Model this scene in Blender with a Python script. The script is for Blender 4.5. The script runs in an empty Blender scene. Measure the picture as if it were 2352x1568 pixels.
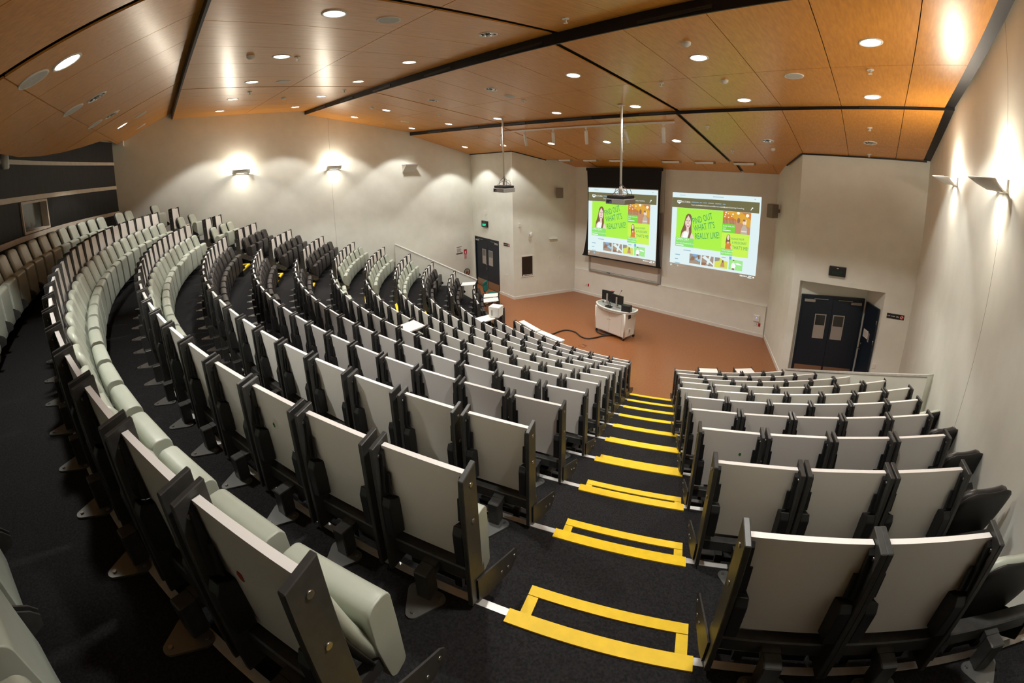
import bpy, bmesh, math, random
from math import sin, cos, pi, radians as rad, degrees
from mathutils import Vector, Matrix
random.seed(7)
sc = bpy.context.scene
COL = sc.collection

# ------------------------------------------------------------------ camera
EYE = 5.382
cd = bpy.data.cameras.new('camera')
cam = bpy.data.objects.new('camera', cd)
COL.objects.link(cam)
sc.camera = cam
cam.matrix_world = (Matrix.Translation((0, 0, EYE)) @ Matrix.Rotation(rad(47.24423), 4, 'Z')
                    @ Matrix.Rotation(rad(90 - 10.33473), 4, 'X') @ Matrix.Rotation(rad(-1.06097), 4, 'Z'))
cd.type = 'PANO'                       # a full-frame fisheye lens, about 15 mm
cd.panorama_type = 'FISHEYE_LENS_POLYNOMIAL'
cd.sensor_fit = 'HORIZONTAL'
cd.sensor_width = 36.0
F_MM = 975.0849 * 36 / 2352
cd.fisheye_fov = pi
cd.fisheye_polynomial_k0 = 0.0
cd.fisheye_polynomial_k1 = -1 / F_MM
cd.fisheye_polynomial_k2 = 0.0
cd.fisheye_polynomial_k3 = 0.20254941 / F_MM ** 3
cd.fisheye_polynomial_k4 = -0.08697186 / F_MM ** 4
cd.shift_y = (555.6459 - 784) / 1568
cd.clip_start = 0.02
cd.clip_end = 200

# ------------------------------------------------------------------ world, exposure
w = bpy.data.worlds.new('world')
sc.world = w
w.use_nodes = True
w.node_tree.nodes['Background'].inputs[0].default_value = (1.0, 0.86, 0.70, 1)
w.node_tree.nodes['Background'].inputs[1].default_value = 0.0
sc.view_settings.view_transform = 'Standard'
sc.view_settings.look = 'None'
sc.view_settings.gamma = 1.0
sc.view_settings.use_curve_mapping = False
sc.view_settings.exposure = 0.95
try:
    sc.cycles.use_denoising = True
    sc.cycles.max_bounces = 8
    sc.cycles.diffuse_bounces = 5
    sc.cycles.glossy_bounces = 4
    sc.cycles.caustics_reflective = False
    sc.cycles.caustics_refractive = False
    sc.cycles.sample_clamp_indirect = 6.0
except Exception:
    pass

DOWN_W = 130.0        # each recessed downlight
DOWN_COL = (1.0, 0.985, 0.93)
SCONCE_UP_W = 36.0
SCONCE_DN_W = 2.2
SCONCE_COL = (1.0, 0.87, 0.70)

# ------------------------------------------------------------------ materials
def mat(name, base, rough=0.6, metal=0.0, noise=0.0, scale=20.0, bump=0.0, bscale=None, spec=0.5, emit=None, estr=0.0, coat=0.0, stretch=None, base2=None):
    m = bpy.data.materials.new(name)
    m.use_nodes = True
    nt = m.node_tree
    b = nt.nodes['Principled BSDF']
    b.inputs['Base Color'].default_value = (*base, 1)
    b.inputs['Roughness'].default_value = rough
    b.inputs['Metallic'].default_value = metal
    b.inputs['Specular IOR Level'].default_value = spec
    if coat:
        b.inputs['Coat Weight'].default_value = coat
        b.inputs['Coat Roughness'].default_value = 0.15
    if emit:
        b.inputs['Emission Color'].default_value = (*emit, 1)
        b.inputs['Emission Strength'].default_value = estr
    if noise or bump:
        tc = nt.nodes.new('ShaderNodeTexCoord')
        mp = nt.nodes.new('ShaderNodeMapping')
        nt.links.new(tc.outputs['Object'], mp.inputs['Vector'])
        if stretch:
            mp.inputs['Scale'].default_value = stretch
    if noise:
        n = nt.nodes.new('ShaderNodeTexNoise')
        n.inputs['Scale'].default_value = scale
        n.inputs['Detail'].default_value = 5
        nt.links.new(mp.outputs[0], n.inputs['Vector'])
        r = nt.nodes.new('ShaderNodeValToRGB')
        lo = base2 if base2 else tuple(c * (1 - noise) for c in base)
        hi = base if base2 else tuple(min(1, c * (1 + noise)) for c in base)
        r.color_ramp.elements[0].color = (*lo, 1)
        r.color_ramp.elements[1].color = (*hi, 1)
        r.color_ramp.elements[0].position = 0.32
        r.color_ramp.elements[1].position = 0.68
        nt.links.new(n.outputs['Fac'], r.inputs[0])
        nt.links.new(r.outputs[0], b.inputs['Base Color'])
    if bump:
        n2 = nt.nodes.new('ShaderNodeTexNoise')
        n2.inputs['Scale'].default_value = bscale or scale
        n2.inputs['Detail'].default_value = 3
        nt.links.new(mp.outputs[0], n2.inputs['Vector'])
        bp = nt.nodes.new('ShaderNodeBump')
        bp.inputs['Strength'].default_value = bump
        bp.inputs['Distance'].default_value = 0.01
        nt.links.new(n2.outputs['Fac'], bp.inputs['Height'])
        nt.links.new(bp.outputs[0], b.inputs['Normal'])
    return m

def glow(name, c, s):
    m = bpy.data.materials.new(name)
    m.use_nodes = True
    b = m.node_tree.nodes['Principled BSDF']
    b.inputs['Base Color'].default_value = (0.02, 0.02, 0.02, 1)
    b.inputs['Roughness'].default_value = 0.8
    b.inputs['Emission Color'].default_value = (*c, 1)
    b.inputs['Emission Strength'].default_value = s
    return m

def srgb(r, g, b):
    f = lambda c: (c / 255 / 12.92) if c / 255 <= .04045 else ((c / 255 + .055) / 1.055) ** 2.4
    return (f(r), f(g), f(b))

M = {}
M['wall'] = mat('wall_paint', (0.755, 0.765, 0.695), .75, noise=.03, scale=3, bump=.06, bscale=180)
M['carpet'] = mat('black_carpet', (0.019, 0.018, 0.0185), .95, noise=.40, scale=90, bump=.5, bscale=220, spec=.15)
M['lino'] = mat('terracotta_lino', (0.285, 0.112, 0.038), .30, noise=.25, scale=22, bump=.02, bscale=60, spec=.5, base2=(0.235, 0.080, 0.029))
def wood(name, a, b, rough):
    m = mat(name, a, rough, noise=.3, scale=4.0, stretch=(9, .55, 9), base2=b, spec=.55)
    return m
M['veneer'] = wood('ceiling_veneer', (0.66, 0.285, 0.045), (0.53, 0.215, 0.030), .31)
M['black_gap'] = mat('black_gap', (0.006, 0.006, 0.007), .5, spec=.3)
M['channel'] = mat('grey_channel', (0.045, 0.052, 0.050), .3, spec=.5)
M['darkwall'] = mat('dark_wall_panel', (0.010, 0.009, 0.009), .6, noise=.4, scale=6, stretch=(6, 6, .5), spec=.12)
M['pale_timber'] = mat('pale_timber', (0.52, 0.45, 0.36), .6, noise=.08, scale=8)
M['white_paint'] = mat('white_paint', (0.76, 0.74, 0.69), .5)
M['alu'] = mat('aluminium', (0.66, 0.65, 0.62), .38, metal=.25, noise=.1, scale=14)
M['yellow'] = mat('yellow_nosing', (0.84, 0.55, 0.008), .55, noise=.06, scale=18)
M['laminate'] = mat('grey_laminate', (0.52, 0.535, 0.55), .42, noise=.03, scale=9)
M['edge'] = mat('white_edge', (0.80, 0.77, 0.73), .4)
M['steel'] = mat('charcoal_steel', (0.052, 0.050, 0.047), .42, metal=.2, noise=.15, scale=30, spec=.5)
M['plastic'] = mat('black_plastic', (0.012, 0.012, 0.012), .45)
M['vinyl_green'] = mat('sage_vinyl', (0.43, 0.46, 0.385), .38, noise=.04, scale=6, bump=.05, bscale=260, spec=.5)
M['vinyl_black'] = mat('black_vinyl', (0.030, 0.026, 0.025), .38, noise=.1, scale=6, bump=.05, bscale=260, spec=.5)
M['shell'] = mat('black_shell', (0.014, 0.012, 0.011), .5)
M['plate'] = mat('zinc_plate', (0.20, 0.20, 0.19), .35, metal=.6)
M['chrome'] = mat('chrome', (0.75, 0.75, 0.74), .15, metal=1.0)
M['screw'] = mat('screw_metal', (0.35, 0.34, 0.32), .3, metal=.9)
M['door'] = mat('navy_door', (0.006, 0.014, 0.026), .45)
M['kick'] = mat('steel_kickplate', (0.40, 0.30, 0.22), .32, metal=.8)
M['glass_grey'] = mat('wired_glass', (0.16, 0.18, 0.17), .15, spec=.8)
M['glass_dark'] = mat('dark_glass', (0.012, 0.012, 0.012), .08, spec=.8)
M['frost'] = mat('frosted_panel', (0.38, 0.35, 0.32), .5)
M['grey'] = mat('mid_grey', (0.30, 0.29, 0.27), .5)
M['speaker'] = mat('taupe_speaker', (0.20, 0.17, 0.14), .6)
M['mesh_white'] = mat('speaker_mesh', (0.50, 0.48, 0.44), .6, noise=.2, scale=160)
M['reflector'] = mat('reflector', (0.8, 0.8, 0.8), .12, metal=1.0)
M['lamp'] = glow('lamp_lens', (1.0, 0.95, 0.86), 9.0)
M['sconce_lamp'] = glow('sconce_lens', (1.0, 0.93, 0.80), 14.0)
M['led_green'] = glow('exit_green', (0.0, 0.85, 0.42), 1.1)
M['exit_dim'] = mat('exit_dim', (0.0, 0.06, 0.03), .5)
M['led_blue'] = glow('led_blue', (0.15, 0.25, 1.0), 2.0)
M['led_lime'] = glow('led_lime', (0.6, 1.0, 0.1), 2.0)
M['red'] = mat('red_plastic', (0.50, 0.015, 0.02), .4)
M['paper'] = mat('paper', (0.80, 0.78, 0.74), .7)
M['ink'] = mat('ink', (0.03, 0.03, 0.035), .7)
M['teal'] = mat('teal_fabric', (0.004, 0.115, 0.10), .85, bump=.2, bscale=200)
M['black_cloth'] = mat('black_screen_cloth', (0.008, 0.008, 0.008), .9)
M['screen_white'] = mat('screen_white', (0.66, 0.63, 0.58), .8)
M['board'] = mat('whiteboard', (0.68, 0.65, 0.60), .25)
M['box_white'] = mat('white_card', (0.78, 0.77, 0.73), .5)
M['proj_grey'] = mat('projector_grey', (0.34, 0.33, 0.31), .45)
M['lectern_top'] = mat('lectern_top', (0.33, 0.36, 0.34), .18)
M['rubber'] = mat('rubber_hose', (0.010, 0.010, 0.010), .5)
M['booth'] = mat('booth_wall', (0.42, 0.44, 0.42), .7)
M['blue_frame'] = mat('blue_grey', (0.06, 0.09, 0.13), .4)
M['bronze'] = mat('bronze_stain', (0.22, 0.07, 0.03), .5)
M['crumb'] = mat('crumb', (0.70, 0.60, 0.40), .8)
M['stain_red'] = mat('red_stain', (0.35, 0.03, 0.015), .5)
M['stain_green'] = mat('green_stain', (0.02, 0.20, 0.02), .5)

# ------------------------------------------------------------------ mesh helpers
def new_bm():
    return bmesh.new()

def add_box(bm, lo, hi, mi=0, M4=None):
    x0, y0, z0 = lo
    x1, y1, z1 = hi
    vs = [bm.verts.new(v) for v in ((x0, y0, z0), (x1, y0, z0), (x1, y1, z0), (x0, y1, z0), (x0, y0, z1), (x1, y0, z1), (x1, y1, z1), (x0, y1, z1))]
    if M4 is not None:
        for v in vs:
            v.co = M4 @ v.co
    for f in ((3, 2, 1, 0), (4, 5, 6, 7), (0, 1, 5, 4), (1, 2, 6, 5), (2, 3, 7, 6), (3, 0, 4, 7)):
        fc = bm.faces.new([vs[i] for i in f])
        fc.material_index = mi
    return vs

def add_rbox(bm, lo, hi, r=.01, seg=2, mi=0, M4=None):
    t = bmesh.new()
    add_box(t, lo, hi)
    bmesh.ops.bevel(t, geom=t.edges[:], offset=r, segments=seg, profile=.5, affect='EDGES')
    merge(bm, t, mi, M4)

def merge(bm, t, mi=None, M4=None, smooth=False):
    mp = {}
    for v in t.verts:
        mp[v] = bm.verts.new(M4 @ v.co if M4 is not None else v.co)
    for f in t.faces:
        try:
            n = bm.faces.new([mp[v] for v in f.verts])
            n.material_index = f.material_index if mi is None else mi
            n.smooth = f.smooth or smooth
        except ValueError:
            pass
    t.free()

def add_prism(bm, poly, axis, a, b, mi=0, M4=None):
    """poly: 2-D outline; extruded along axis ('x','y','z') from a to b."""
    def P(u, v, t):
        return {'x': (t, u, v), 'y': (u, t, v), 'z': (u, v, t)}[axis]
    A = [bm.verts.new(P(u, v, a)) for u, v in poly]
    B = [bm.verts.new(P(u, v, b)) for u, v in poly]
    if M4 is not None:
        for v in A + B:
            v.co = M4 @ v.co
    n = len(poly)
    fs = [bm.faces.new(A), bm.faces.new(B[::-1])]
    for i in range(n):
        fs.append(bm.faces.new((A[i], B[i], B[(i + 1) % n], A[(i + 1) % n])))
    for f in fs:
        f.material_index = mi
    return fs

def add_cyl(bm, r, z0, z1, seg=20, mi=0, M4=None, r2=None, smooth=True, cap=True):
    r2 = r if r2 is None else r2
    A = [bm.verts.new((r * cos(2 * pi * i / seg), r * sin(2 * pi * i / seg), z0)) for i in range(seg)]
    B = [bm.verts.new((r2 * cos(2 * pi * i / seg), r2 * sin(2 * pi * i / seg), z1)) for i in range(seg)]
    if M4 is not None:
        for v in A + B:
            v.co = M4 @ v.co
    for i in range(seg):
        f = bm.faces.new((A[i], A[(i + 1) % seg], B[(i + 1) % seg], B[i]))
        f.smooth = smooth
        f.material_index = mi
    if cap:
        for f in (bm.faces.new(A[::-1]), bm.faces.new(B)):
            f.material_index = mi

def add_lathe(bm, prof, seg=24, mi=0, M4=None, smooth=True):
    rings = []
    for r, z in prof:
        ring = [bm.verts.new((r * cos(2 * pi * i / seg), r * sin(2 * pi * i / seg), z)) for i in range(seg)]
        rings.append(ring)
        if M4 is not None:
            for v in ring:
                v.co = M4 @ v.co
    for a, b in zip(rings, rings[1:]):
        for i in range(seg):
            f = bm.faces.new((a[i], a[(i + 1) % seg], b[(i + 1) % seg], b[i]))
            f.smooth = smooth
            f.material_index = mi

def add_tube(bm, pts, r, seg=8, mi=0):
    pts = [Vector(p) for p in pts]
    rings = []
    up = Vector((0, 0, 1))
    for i, p in enumerate(pts):
        t = (pts[min(i + 1, len(pts) - 1)] - pts[max(i - 1, 0)]).normalized()
        s = t.cross(up)
        if s.length < .05:
            s = t.cross(Vector((1, 0, 0)))
        s.normalize()
        u = s.cross(t)
        rings.append([bm.verts.new(p + s * (r * cos(2 * pi * j / seg)) + u * (r * sin(2 * pi * j / seg))) for j in range(seg)])
    for a, b in zip(rings, rings[1:]):
        for j in range(seg):
            f = bm.faces.new((a[j], a[(j + 1) % seg], b[(j + 1) % seg], b[j]))
            f.smooth = True
            f.material_index = mi
    bm.faces.new(rings[0][::-1]).material_index = mi
    bm.faces.new(rings[-1]).material_index = mi

def spline(pts, n=8):
    pts = [Vector(p) for p in pts]
    out = []
    for i in range(len(pts) - 1):
        p0, p1, p2, p3 = pts[max(i - 1, 0)], pts[i], pts[i + 1], pts[min(i + 2, len(pts) - 1)]
        for j in range(n):
            t = j / n
            out.append(.5 * ((2 * p1) + (p2 - p0) * t + (2 * p0 - 5 * p1 + 4 * p2 - p3) * t * t + (3 * p1 - p0 - 3 * p2 + p3) * t ** 3))
    out.append(pts[-1])
    return out

def mesh(name, bm, mats):
    bmesh.ops.recalc_face_normals(bm, faces=bm.faces[:])
    me = bpy.data.meshes.new(name)
    bm.to_mesh(me)
    bm.free()
    for m in (mats if isinstance(mats, (list, tuple)) else [mats]):
        me.materials.append(M[m] if isinstance(m, str) else m)
    return me

def link(name, me, parent=None, mtx=None):
    o = bpy.data.objects.new(name, me)
    COL.objects.link(o)
    if parent is not None:
        o.parent = parent
    if mtx is not None:
        o.matrix_local = mtx
    return o

def obj(name, bm, mats, parent=None, mtx=None):
    return link(name, mesh(name, bm, mats), parent, mtx)

def tag(o, label, cat, group=None):
    o['label'] = label
    o['category'] = cat
    if group:
        o['group'] = group
    return o

def thing(name, label, cat, mtx=None, group=None):
    o = bpy.data.objects.new(name, None)
    o.empty_display_size = .1
    COL.objects.link(o)
    if mtx is not None:
        o.matrix_world = mtx
    return tag(o, label, cat, group)

def struct(name, bm, mats, label=None):
    o = obj(name, bm, mats)
    o['kind'] = 'structure'
    if label:
        o['label'] = label
    return o

def text_mesh(txt, size, mats, shear=0.0, extrude=.0006, align='LEFT', squeeze=1.0):
    cu = bpy.data.curves.new('lettering', 'FONT')
    cu.body = txt
    cu.size = size
    cu.shear = shear
    cu.extrude = extrude
    cu.align_x = align
    cu.resolution_u = 2
    t = bpy.data.objects.new('lettering', cu)
    COL.objects.link(t)
    bpy.context.view_layer.update()
    dg = bpy.context.evaluated_depsgraph_get()
    me = bpy.data.meshes.new_from_object(t.evaluated_get(dg))
    bpy.data.objects.remove(t)
    bpy.data.curves.remove(cu)
    me.materials.clear()
    me.materials.append(M[mats] if isinstance(mats, str) else mats)
    if squeeze != 1.0:
        for v in me.vertices:
            v.co.x *= squeeze
    return me

ORD = ['first', 'second', 'third', 'fourth', 'fifth', 'sixth', 'seventh', 'eighth', 'ninth', 'tenth', 'eleventh', 'twelfth', 'thirteenth', 'fourteenth', 'fifteenth', 'sixteenth', 'seventeenth', 'eighteenth', 'nineteenth', 'twentieth', 'twenty-first', 'twenty-second', 'twenty-third', 'twenty-fourth', 'twenty-fifth', 'twenty-sixth', 'twenty-seventh']
NUM = ['zero', 'one', 'two', 'three', 'four', 'five', 'six', 'seven', 'eight', 'nine', 'ten', 'eleven', 'twelve']

# ------------------------------------------------------------------ plan of the hall
CX, CY = -6.9566, 14.4029          # centre of the curved rows, on the stage
def RR(k): return 14.8161 + (k - 10) * .8418
def ZZ(k): return max(0.0, 3.5152 + (k - 10) * .3534 + .000198 * (k - 10) ** 2)
def pol(r, a, z=0.0):
    a = rad(a)
    return Vector((CX + r * sin(a), CY - r * cos(a), z))
def polM(r, a, z=0.0):
    return Matrix.Translation(pol(r, a, z)) @ Matrix.Rotation(rad(a), 4, 'Z')

C2, C4, C5, C6 = (-12.08, 11.24), (-11.06, 13.86), (-3.30, 13.86), (-2.20, 11.48)
C3, C7 = (-15.20, 11.65), (0.52, 11.65)
LW0, LW1 = C3, (-14.72, -4.0)
RW0, RW1 = C7, (1.50, -3.9)
LLOW0, LLOW1 = (-15.07, 7.67), (-13.05, 10.11)
RLOW0, RLOW1 = (0.80, 7.23), (-1.70, 10.0)
TOP = 7.6
R_BACK = 16.92

def wall(name, a, b, z0, z1, t=.14, side=1, m='wall', holes=()):
    """vertical wall from plan point a to b; holes = (u0,u1,z0,z1) in metres along the wall."""
    a, b = Vector(a), Vector(b)
    L = (b - a).length
    u = (b - a) / L
    n = Vector((-u.y, u.x)) * side * t
    us = sorted({0.0, L, *[h[0] for h in holes], *[h[1] for h in holes]})
    zs = sorted({z0, z1, *[h[2] for h in holes], *[h[3] for h in holes]})
    bm = new_bm()
    for i in range(len(us) - 1):
        for j in range(len(zs) - 1):
            uc, zc = (us[i] + us[i + 1]) / 2, (zs[j] + zs[j + 1]) / 2
            if any(h[0] < uc < h[1] and h[2] < zc < h[3] for h in holes):
                continue
            p, q = a + u * us[i], a + u * us[i + 1]
            add_prism(bm, [tuple(p), tuple(q), tuple(q + n), tuple(p + n)], 'z', zs[j], zs[j + 1])
    bmesh.ops.remove_doubles(bm, verts=bm.verts[:], dist=1e-5)
    inner = {}
    for f in bm.faces:
        inner.setdefault(tuple(sorted(v.index for v in f.verts)), []).append(f)
    return struct(name, bm, m)

def wframe(a, b, u, z, flip=False):
    """matrix at a point of a wall: local x along a->b, local z up, local -y out of the wall towards the room."""
    a, b = Vector(a), Vector(b)
    d = (b - a).normalized()
    p = a + d * u
    x = Vector((d.x, d.y, 0))
    zv = Vector((0, 0, 1))
    y = zv.cross(x)
    m = Matrix((x, y, zv)).transposed().to_4x4()
    m.translation = (p.x, p.y, z)
    return m
# every wall below runs so that its room side is local -y
W_LEFT = (LW1, LW0)
W_LDOOR = (C3, C2)
W_LCANT = (C2, C4)
W_FRONT = (C4, C5)
W_RCANT = (C5, C6)
W_RDOOR = (C6, C7)
W_RIGHT = (RW0, RW1)
def at_wall(Wl, x, y, z, off=0.0):
    a, b = Vector(Wl[0]), Vector(Wl[1])
    u = (Vector((x, y)) - a).dot((b - a).normalized())
    return wframe(a, b, u, z) @ Matrix.Translation((0, -off, 0))

wall('wall_left', *W_LEFT, -.2, TOP)
wall('wall_left_door', *W_LDOOR, -.2, TOP, holes=((.17, 2.11, -.2, 2.26),))
wall('wall_left_canted', *W_LCANT, -.2, TOP)
wall('wall_front', *W_FRONT, -.2, TOP)
wall('wall_right_canted', *W_RCANT, -.2, TOP)
wall('wall_right_door', *W_RDOOR, -.2, TOP, holes=((.19, 2.12, -.2, 2.60),))
wall('wall_right', *W_RIGHT, -.2, TOP)
wall('wall_rear', RW1, LW1, -.2, TOP, m='wall')

# lower projecting band of the front wall with its ledge
bm = new_bm()
add_box(bm, (C4[0] + .02, 13.80, 0), (C5[0] - .02, 13.86, 1.02))
add_box(bm, (C4[0] + .02, 13.795, 1.02), (C5[0] - .02, 13.86, 1.035), 1)
struct('trim_1', bm, ['wall', 'white_paint'])
# skirting boards
def skirting(name, pts, h=.11, t=.016):
    bm = new_bm()
    for a, b in zip(pts, pts[1:]):
        a, b = Vector(a), Vector(b)
        u = (b - a).normalized()
        n = Vector((u.y, -u.x)) * t
        add_prism(bm, [tuple(a), tuple(b), tuple(b + n), tuple(a + n)], 'z', 0, h)
    struct(name, bm, 'white_paint')
skirting('baseboard_left', [(-13.12, 11.377), C2, (C4[0] - .01, 13.80)])
skirting('baseboard_front', [(C4[0], 13.80), (C5[0], 13.80)])
skirting('baseboard_right', [(C5[0] + .03, 13.80), C6])

# ------------------------------------------------------------------ floors and tiers
bm = new_bm()
def fan(bm, rin, rout, zt, zb, aL, aR, n=64, mi=0):
    """tier slab between two radii; aL/aR are functions of radius."""
    prev = None
    for i in range(n + 1):
        t = i / n
        a0 = aL(rin) + (aR(rin) - aL(rin)) * t
        a1 = aL(rout) + (aR(rout) - aL(rout)) * t
        cur = [bm.verts.new(pol(rin, a0, zt)), bm.verts.new(pol(rout, a1, zt)), bm.verts.new(pol(rin, a0, zb)), bm.verts.new(pol(rout, a1, zb))]
        if prev:
            for q in ((0, 1), (2, 0), (3, 2), (1, 3)):
                f = bm.faces.new((prev[q[0]], prev[q[1]], cur[q[1]], cur[q[0]]))
                f.material_index = mi
        else:
            bm.faces.new((cur[0], cur[1], cur[3], cur[2]))
        prev = cur
    bm.faces.new((prev[1], prev[0], prev[2], prev[3]))

def seg_hit(r, a, b):
    """angle at which the circle of radius r meets segment a-b (or None)."""
    a, b = Vector(a), Vector(b)
    d = b - a
    f = a - Vector((CX, CY))
    A, B, Cc = d.dot(d), 2 * f.dot(d), f.dot(f) - r * r
    D = B * B - 4 * A * Cc
    if D < 0:
        return None
    for s in (-1, 1):
        t = (-B + s * math.sqrt(D)) / (2 * A)
        if -1e-6 <= t <= 1 + 1e-6:
            p = a + d * t
            if p.y < 11.7:
                return degrees(math.atan2(p.x - CX, -(p.y - CY)))
    return None

def boundR(r):
    c = [x for x in (seg_hit(r, (RLOW0[0] + .01, RLOW0[1]), RLOW1), seg_hit(r, *W_RIGHT)) if x is not None and x > 0]
    return min(c) if c else 46.0
def boundL(r):
    c = [x for x in (seg_hit(r, LLOW0, LLOW1), seg_hit(r, *W_LEFT)) if x is not None and x < 0]
    return max(c) if c else -46.0
for k in range(1, 13):
    bm = new_bm()
    rout = RR(k + 1) if k < 12 else 18.6
    fan(bm, RR(k), rout, ZZ(k), ZZ(k) - .5, boundL, boundR)
    struct('floor_tier', bm, 'carpet')
bm = new_bm()
bm.faces.new([bm.verts.new((x, y, 0)) for x, y in ((-16, 5), (2, 5), (2, 14.6), (-16, 14.6))])
struct('floor', bm, 'lino')

# metal nosing along every tier edge
for k in range(1, 13):
    bm = new_bm()
    fan(bm, RR(k) - .006, RR(k) + .030, ZZ(k) + .004, ZZ(k) - .034, lambda r: boundL(r) + .1, lambda r: boundR(r) - .1)
    struct('trim_%d' % (k + 1), bm, 'alu')

# ------------------------------------------------------------------ seat blocks in plan
aR = {12: 23.6, 11: 23.45, 10: 23.16, 9: 22.85, 8: 22.56, 7: 22.43, 6: 22.13, 5: 21.77, 4: 21.33, 3: 20.99, 2: 20.57, 1: 19.96, 0: 18.35}
aL = {k: -(v - 2.55) for k, v in aR.items()}
aL[12] = -22.2
RBE = {10: (27.06, 30.41, 2), 9: (27.10, 32.62, 3), 8: (27.12, 35.12, 4), 7: (27.09, 37.72, 5), 6: (27.20, 40.88, 6), 5: (27.0, 44.65, 7), 4: (27.42, 47.0, 7), 3: (27.57, 48.07, 7), 2: (27.64, 47.07, 6), 1: (27.74, 46.07, 5)}
LBE = {11: (24.63, 27.0, 1), 10: (24.98, 29.36, 2), 9: (25.0, 31.35, 3), 8: (25.35, 34.31, 4), 7: (25.2, 37.07, 5), 6: (25.33, 40.41, 6), 5: (25.2, 44.6, 7), 4: (25.6, 46.98, 7), 3: (25.7, 47.77, 7), 2: (25.8, 48.0, 6), 1: (25.9, 46.6, 5)}
STRIP = {1: (20.04, 27.9), 2: (20.75, 27.85), 3: (21.23, 27.75), 4: (21.70, 27.65), 5: (22.06, 27.5), 6: (22.39, 27.45), 7: (22.70, 27.33), 8: (22.96, 27.18), 9: (23.21, 27.07), 10: (23.45, 27.07), 11: (23.7, 27.0)}

def arc_band(bm, r0, r1, a0, a1, zt, zb, n=6, mi=0):
    fan(bm, r0, r1, zt, zb, lambda r: a0, lambda r: a1, n, mi)

def step_set(k, a0, a1, which):
    z = ZZ(k)
    hz = z - .177
    bm = new_bm()
    arc_band(bm, RR(k) - .275, RR(k), a0, a1, hz, hz - .3)
    struct('floor_step', bm, 'carpet')
    bm = new_bm()
    arc_band(bm, RR(k) - .008, RR(k) + .062, a0, a1, z + .010, z - .035)
    where = ('wide near stair' if which == 'near' else 'far stair')
    tag(obj('stair_nosing', bm, 'yellow'), 'yellow edge strip of the %s step of the %s, counted from the stage' % (ORD[k - 1], where), 'stair nosing', 'yellow strips on the %s' % where)
    bm = new_bm()
    wd = degrees(.055 / RR(k))
    arc_band(bm, RR(k) - .283, RR(k) - .226, a0, a1, hz + .010, hz - .03)
    arc_band(bm, RR(k) - .222, RR(k) - .010, a0, a0 + wd, hz + .010, hz, 2)
    arc_band(bm, RR(k) - .222, RR(k) - .010, a1 - wd, a1, hz + .010, hz, 2)
    tag(obj('half_step_marking', bm, 'yellow'), 'yellow strip round the half step below the %s step of the %s' % (ORD[k - 1], where), 'stair marking', 'yellow half step frames on the %s' % where)
for k in range(1, 12):
    step_set(k, STRIP[k][0] + .35, STRIP[k][1] - .25, 'near')
    step_set(k, -(LBE[k][0] - .55), aL[k] - 1.0, 'far')

# ------------------------------------------------------------------ seat prototypes (local: x along the row, +y to the stage, z above the tier the leg stands on)
def slab_profile(prof, wfun, thick_mat=0, nu=10):
    """closed cushion from a loop of (y,z) points with half width wfun(i)."""
    bm = new_bm()
    n = len(prof)
    xs = [-1 + 2 * j / nu for j in range(nu + 1)]
    rows = []
    for x in xs:
        rows.append([bm.verts.new((x * wfun(i, x), p[0], p[1])) for i, p in enumerate(prof)])
    for a, b in zip(rows, rows[1:]):
        for i in range(n):
            f = bm.faces.new((a[i], a[(i + 1) % n], b[(i + 1) % n], b[i]))
            f.smooth = True
    bm.faces.new(rows[0])
    bm.faces.new(rows[-1][::-1])
    return bm

def cushion(center, thick, halfw, corner=.05, nu=12, sag=0.0, taper=None, edge=.30):
    """cushion along a centre line [(y,z)...] with rounded rim: built as a grid front and back joined at the rim."""
    pts = spline([(0, y, z) for y, z in center], 4)
    n = len(pts)
    bm = new_bm()
    L = [0.0]
    for a, b in zip(pts, pts[1:]):
        L.append(L[-1] + (b - a).length)
    tot = L[-1]
    def grid(sign):
        g = []
        for i, p in enumerate(pts):
            t = (pts[min(i + 1, n - 1)] - pts[max(i - 1, 0)]).normalized()
            nrm = Vector((0, -t.z, t.y))
            s = L[i]
            dtop, dbot = s, tot - s
            def hw(dd):
                return 0.0 if dd >= corner else corner - math.sqrt(max(0, corner ** 2 - (corner - dd) ** 2))
            hwid = (halfw if taper is None else halfw * (taper + (1 - taper) * s / tot)) - max(hw(dtop), hw(dbot))
            row = []
            for j in range(nu + 1):
                x = -1 + 2 * j / nu
                x = math.copysign(abs(x) ** .8, x)
                ed = min((1 - abs(x)) * hwid, dtop, dbot)
                e = min(1.0, ed / (thick * .5 * edge * 2 + 1e-6))
                bulge = math.sqrt(max(0.0, 1 - (1 - e) ** 2))
                row.append(bm.verts.new(p + nrm * (sign * thick * .5 * (.25 + .75 * bulge)) + Vector((x * hwid, sag * (1 - x * x), 0))))
            g.append(row)
        return g
    A, B = grid(1), grid(-1)
    for i in range(n - 1):
        for j in range(nu):
            for G, fl in ((A, 0), (B, 1)):
                q = (G[i][j], G[i][j + 1], G[i + 1][j + 1], G[i + 1][j])
                bm.faces.new(q[::-1] if fl else q).smooth = True
    rim = [(0, j) for j in range(nu + 1)] + [(i, nu) for i in range(1, n)] + [(n - 1, j) for j in range(nu - 1, -1, -1)] + [(i, 0) for i in range(n - 2, 0, -1)]
    for q in range(len(rim)):
        a, b = rim[q], rim[(q + 1) % len(rim)]
        bm.faces.new((A[a[0]][a[1]], A[b[0]][b[1]], B[b[0]][b[1]], B[a[0]][a[1]])).smooth = True
    return bm

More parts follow.
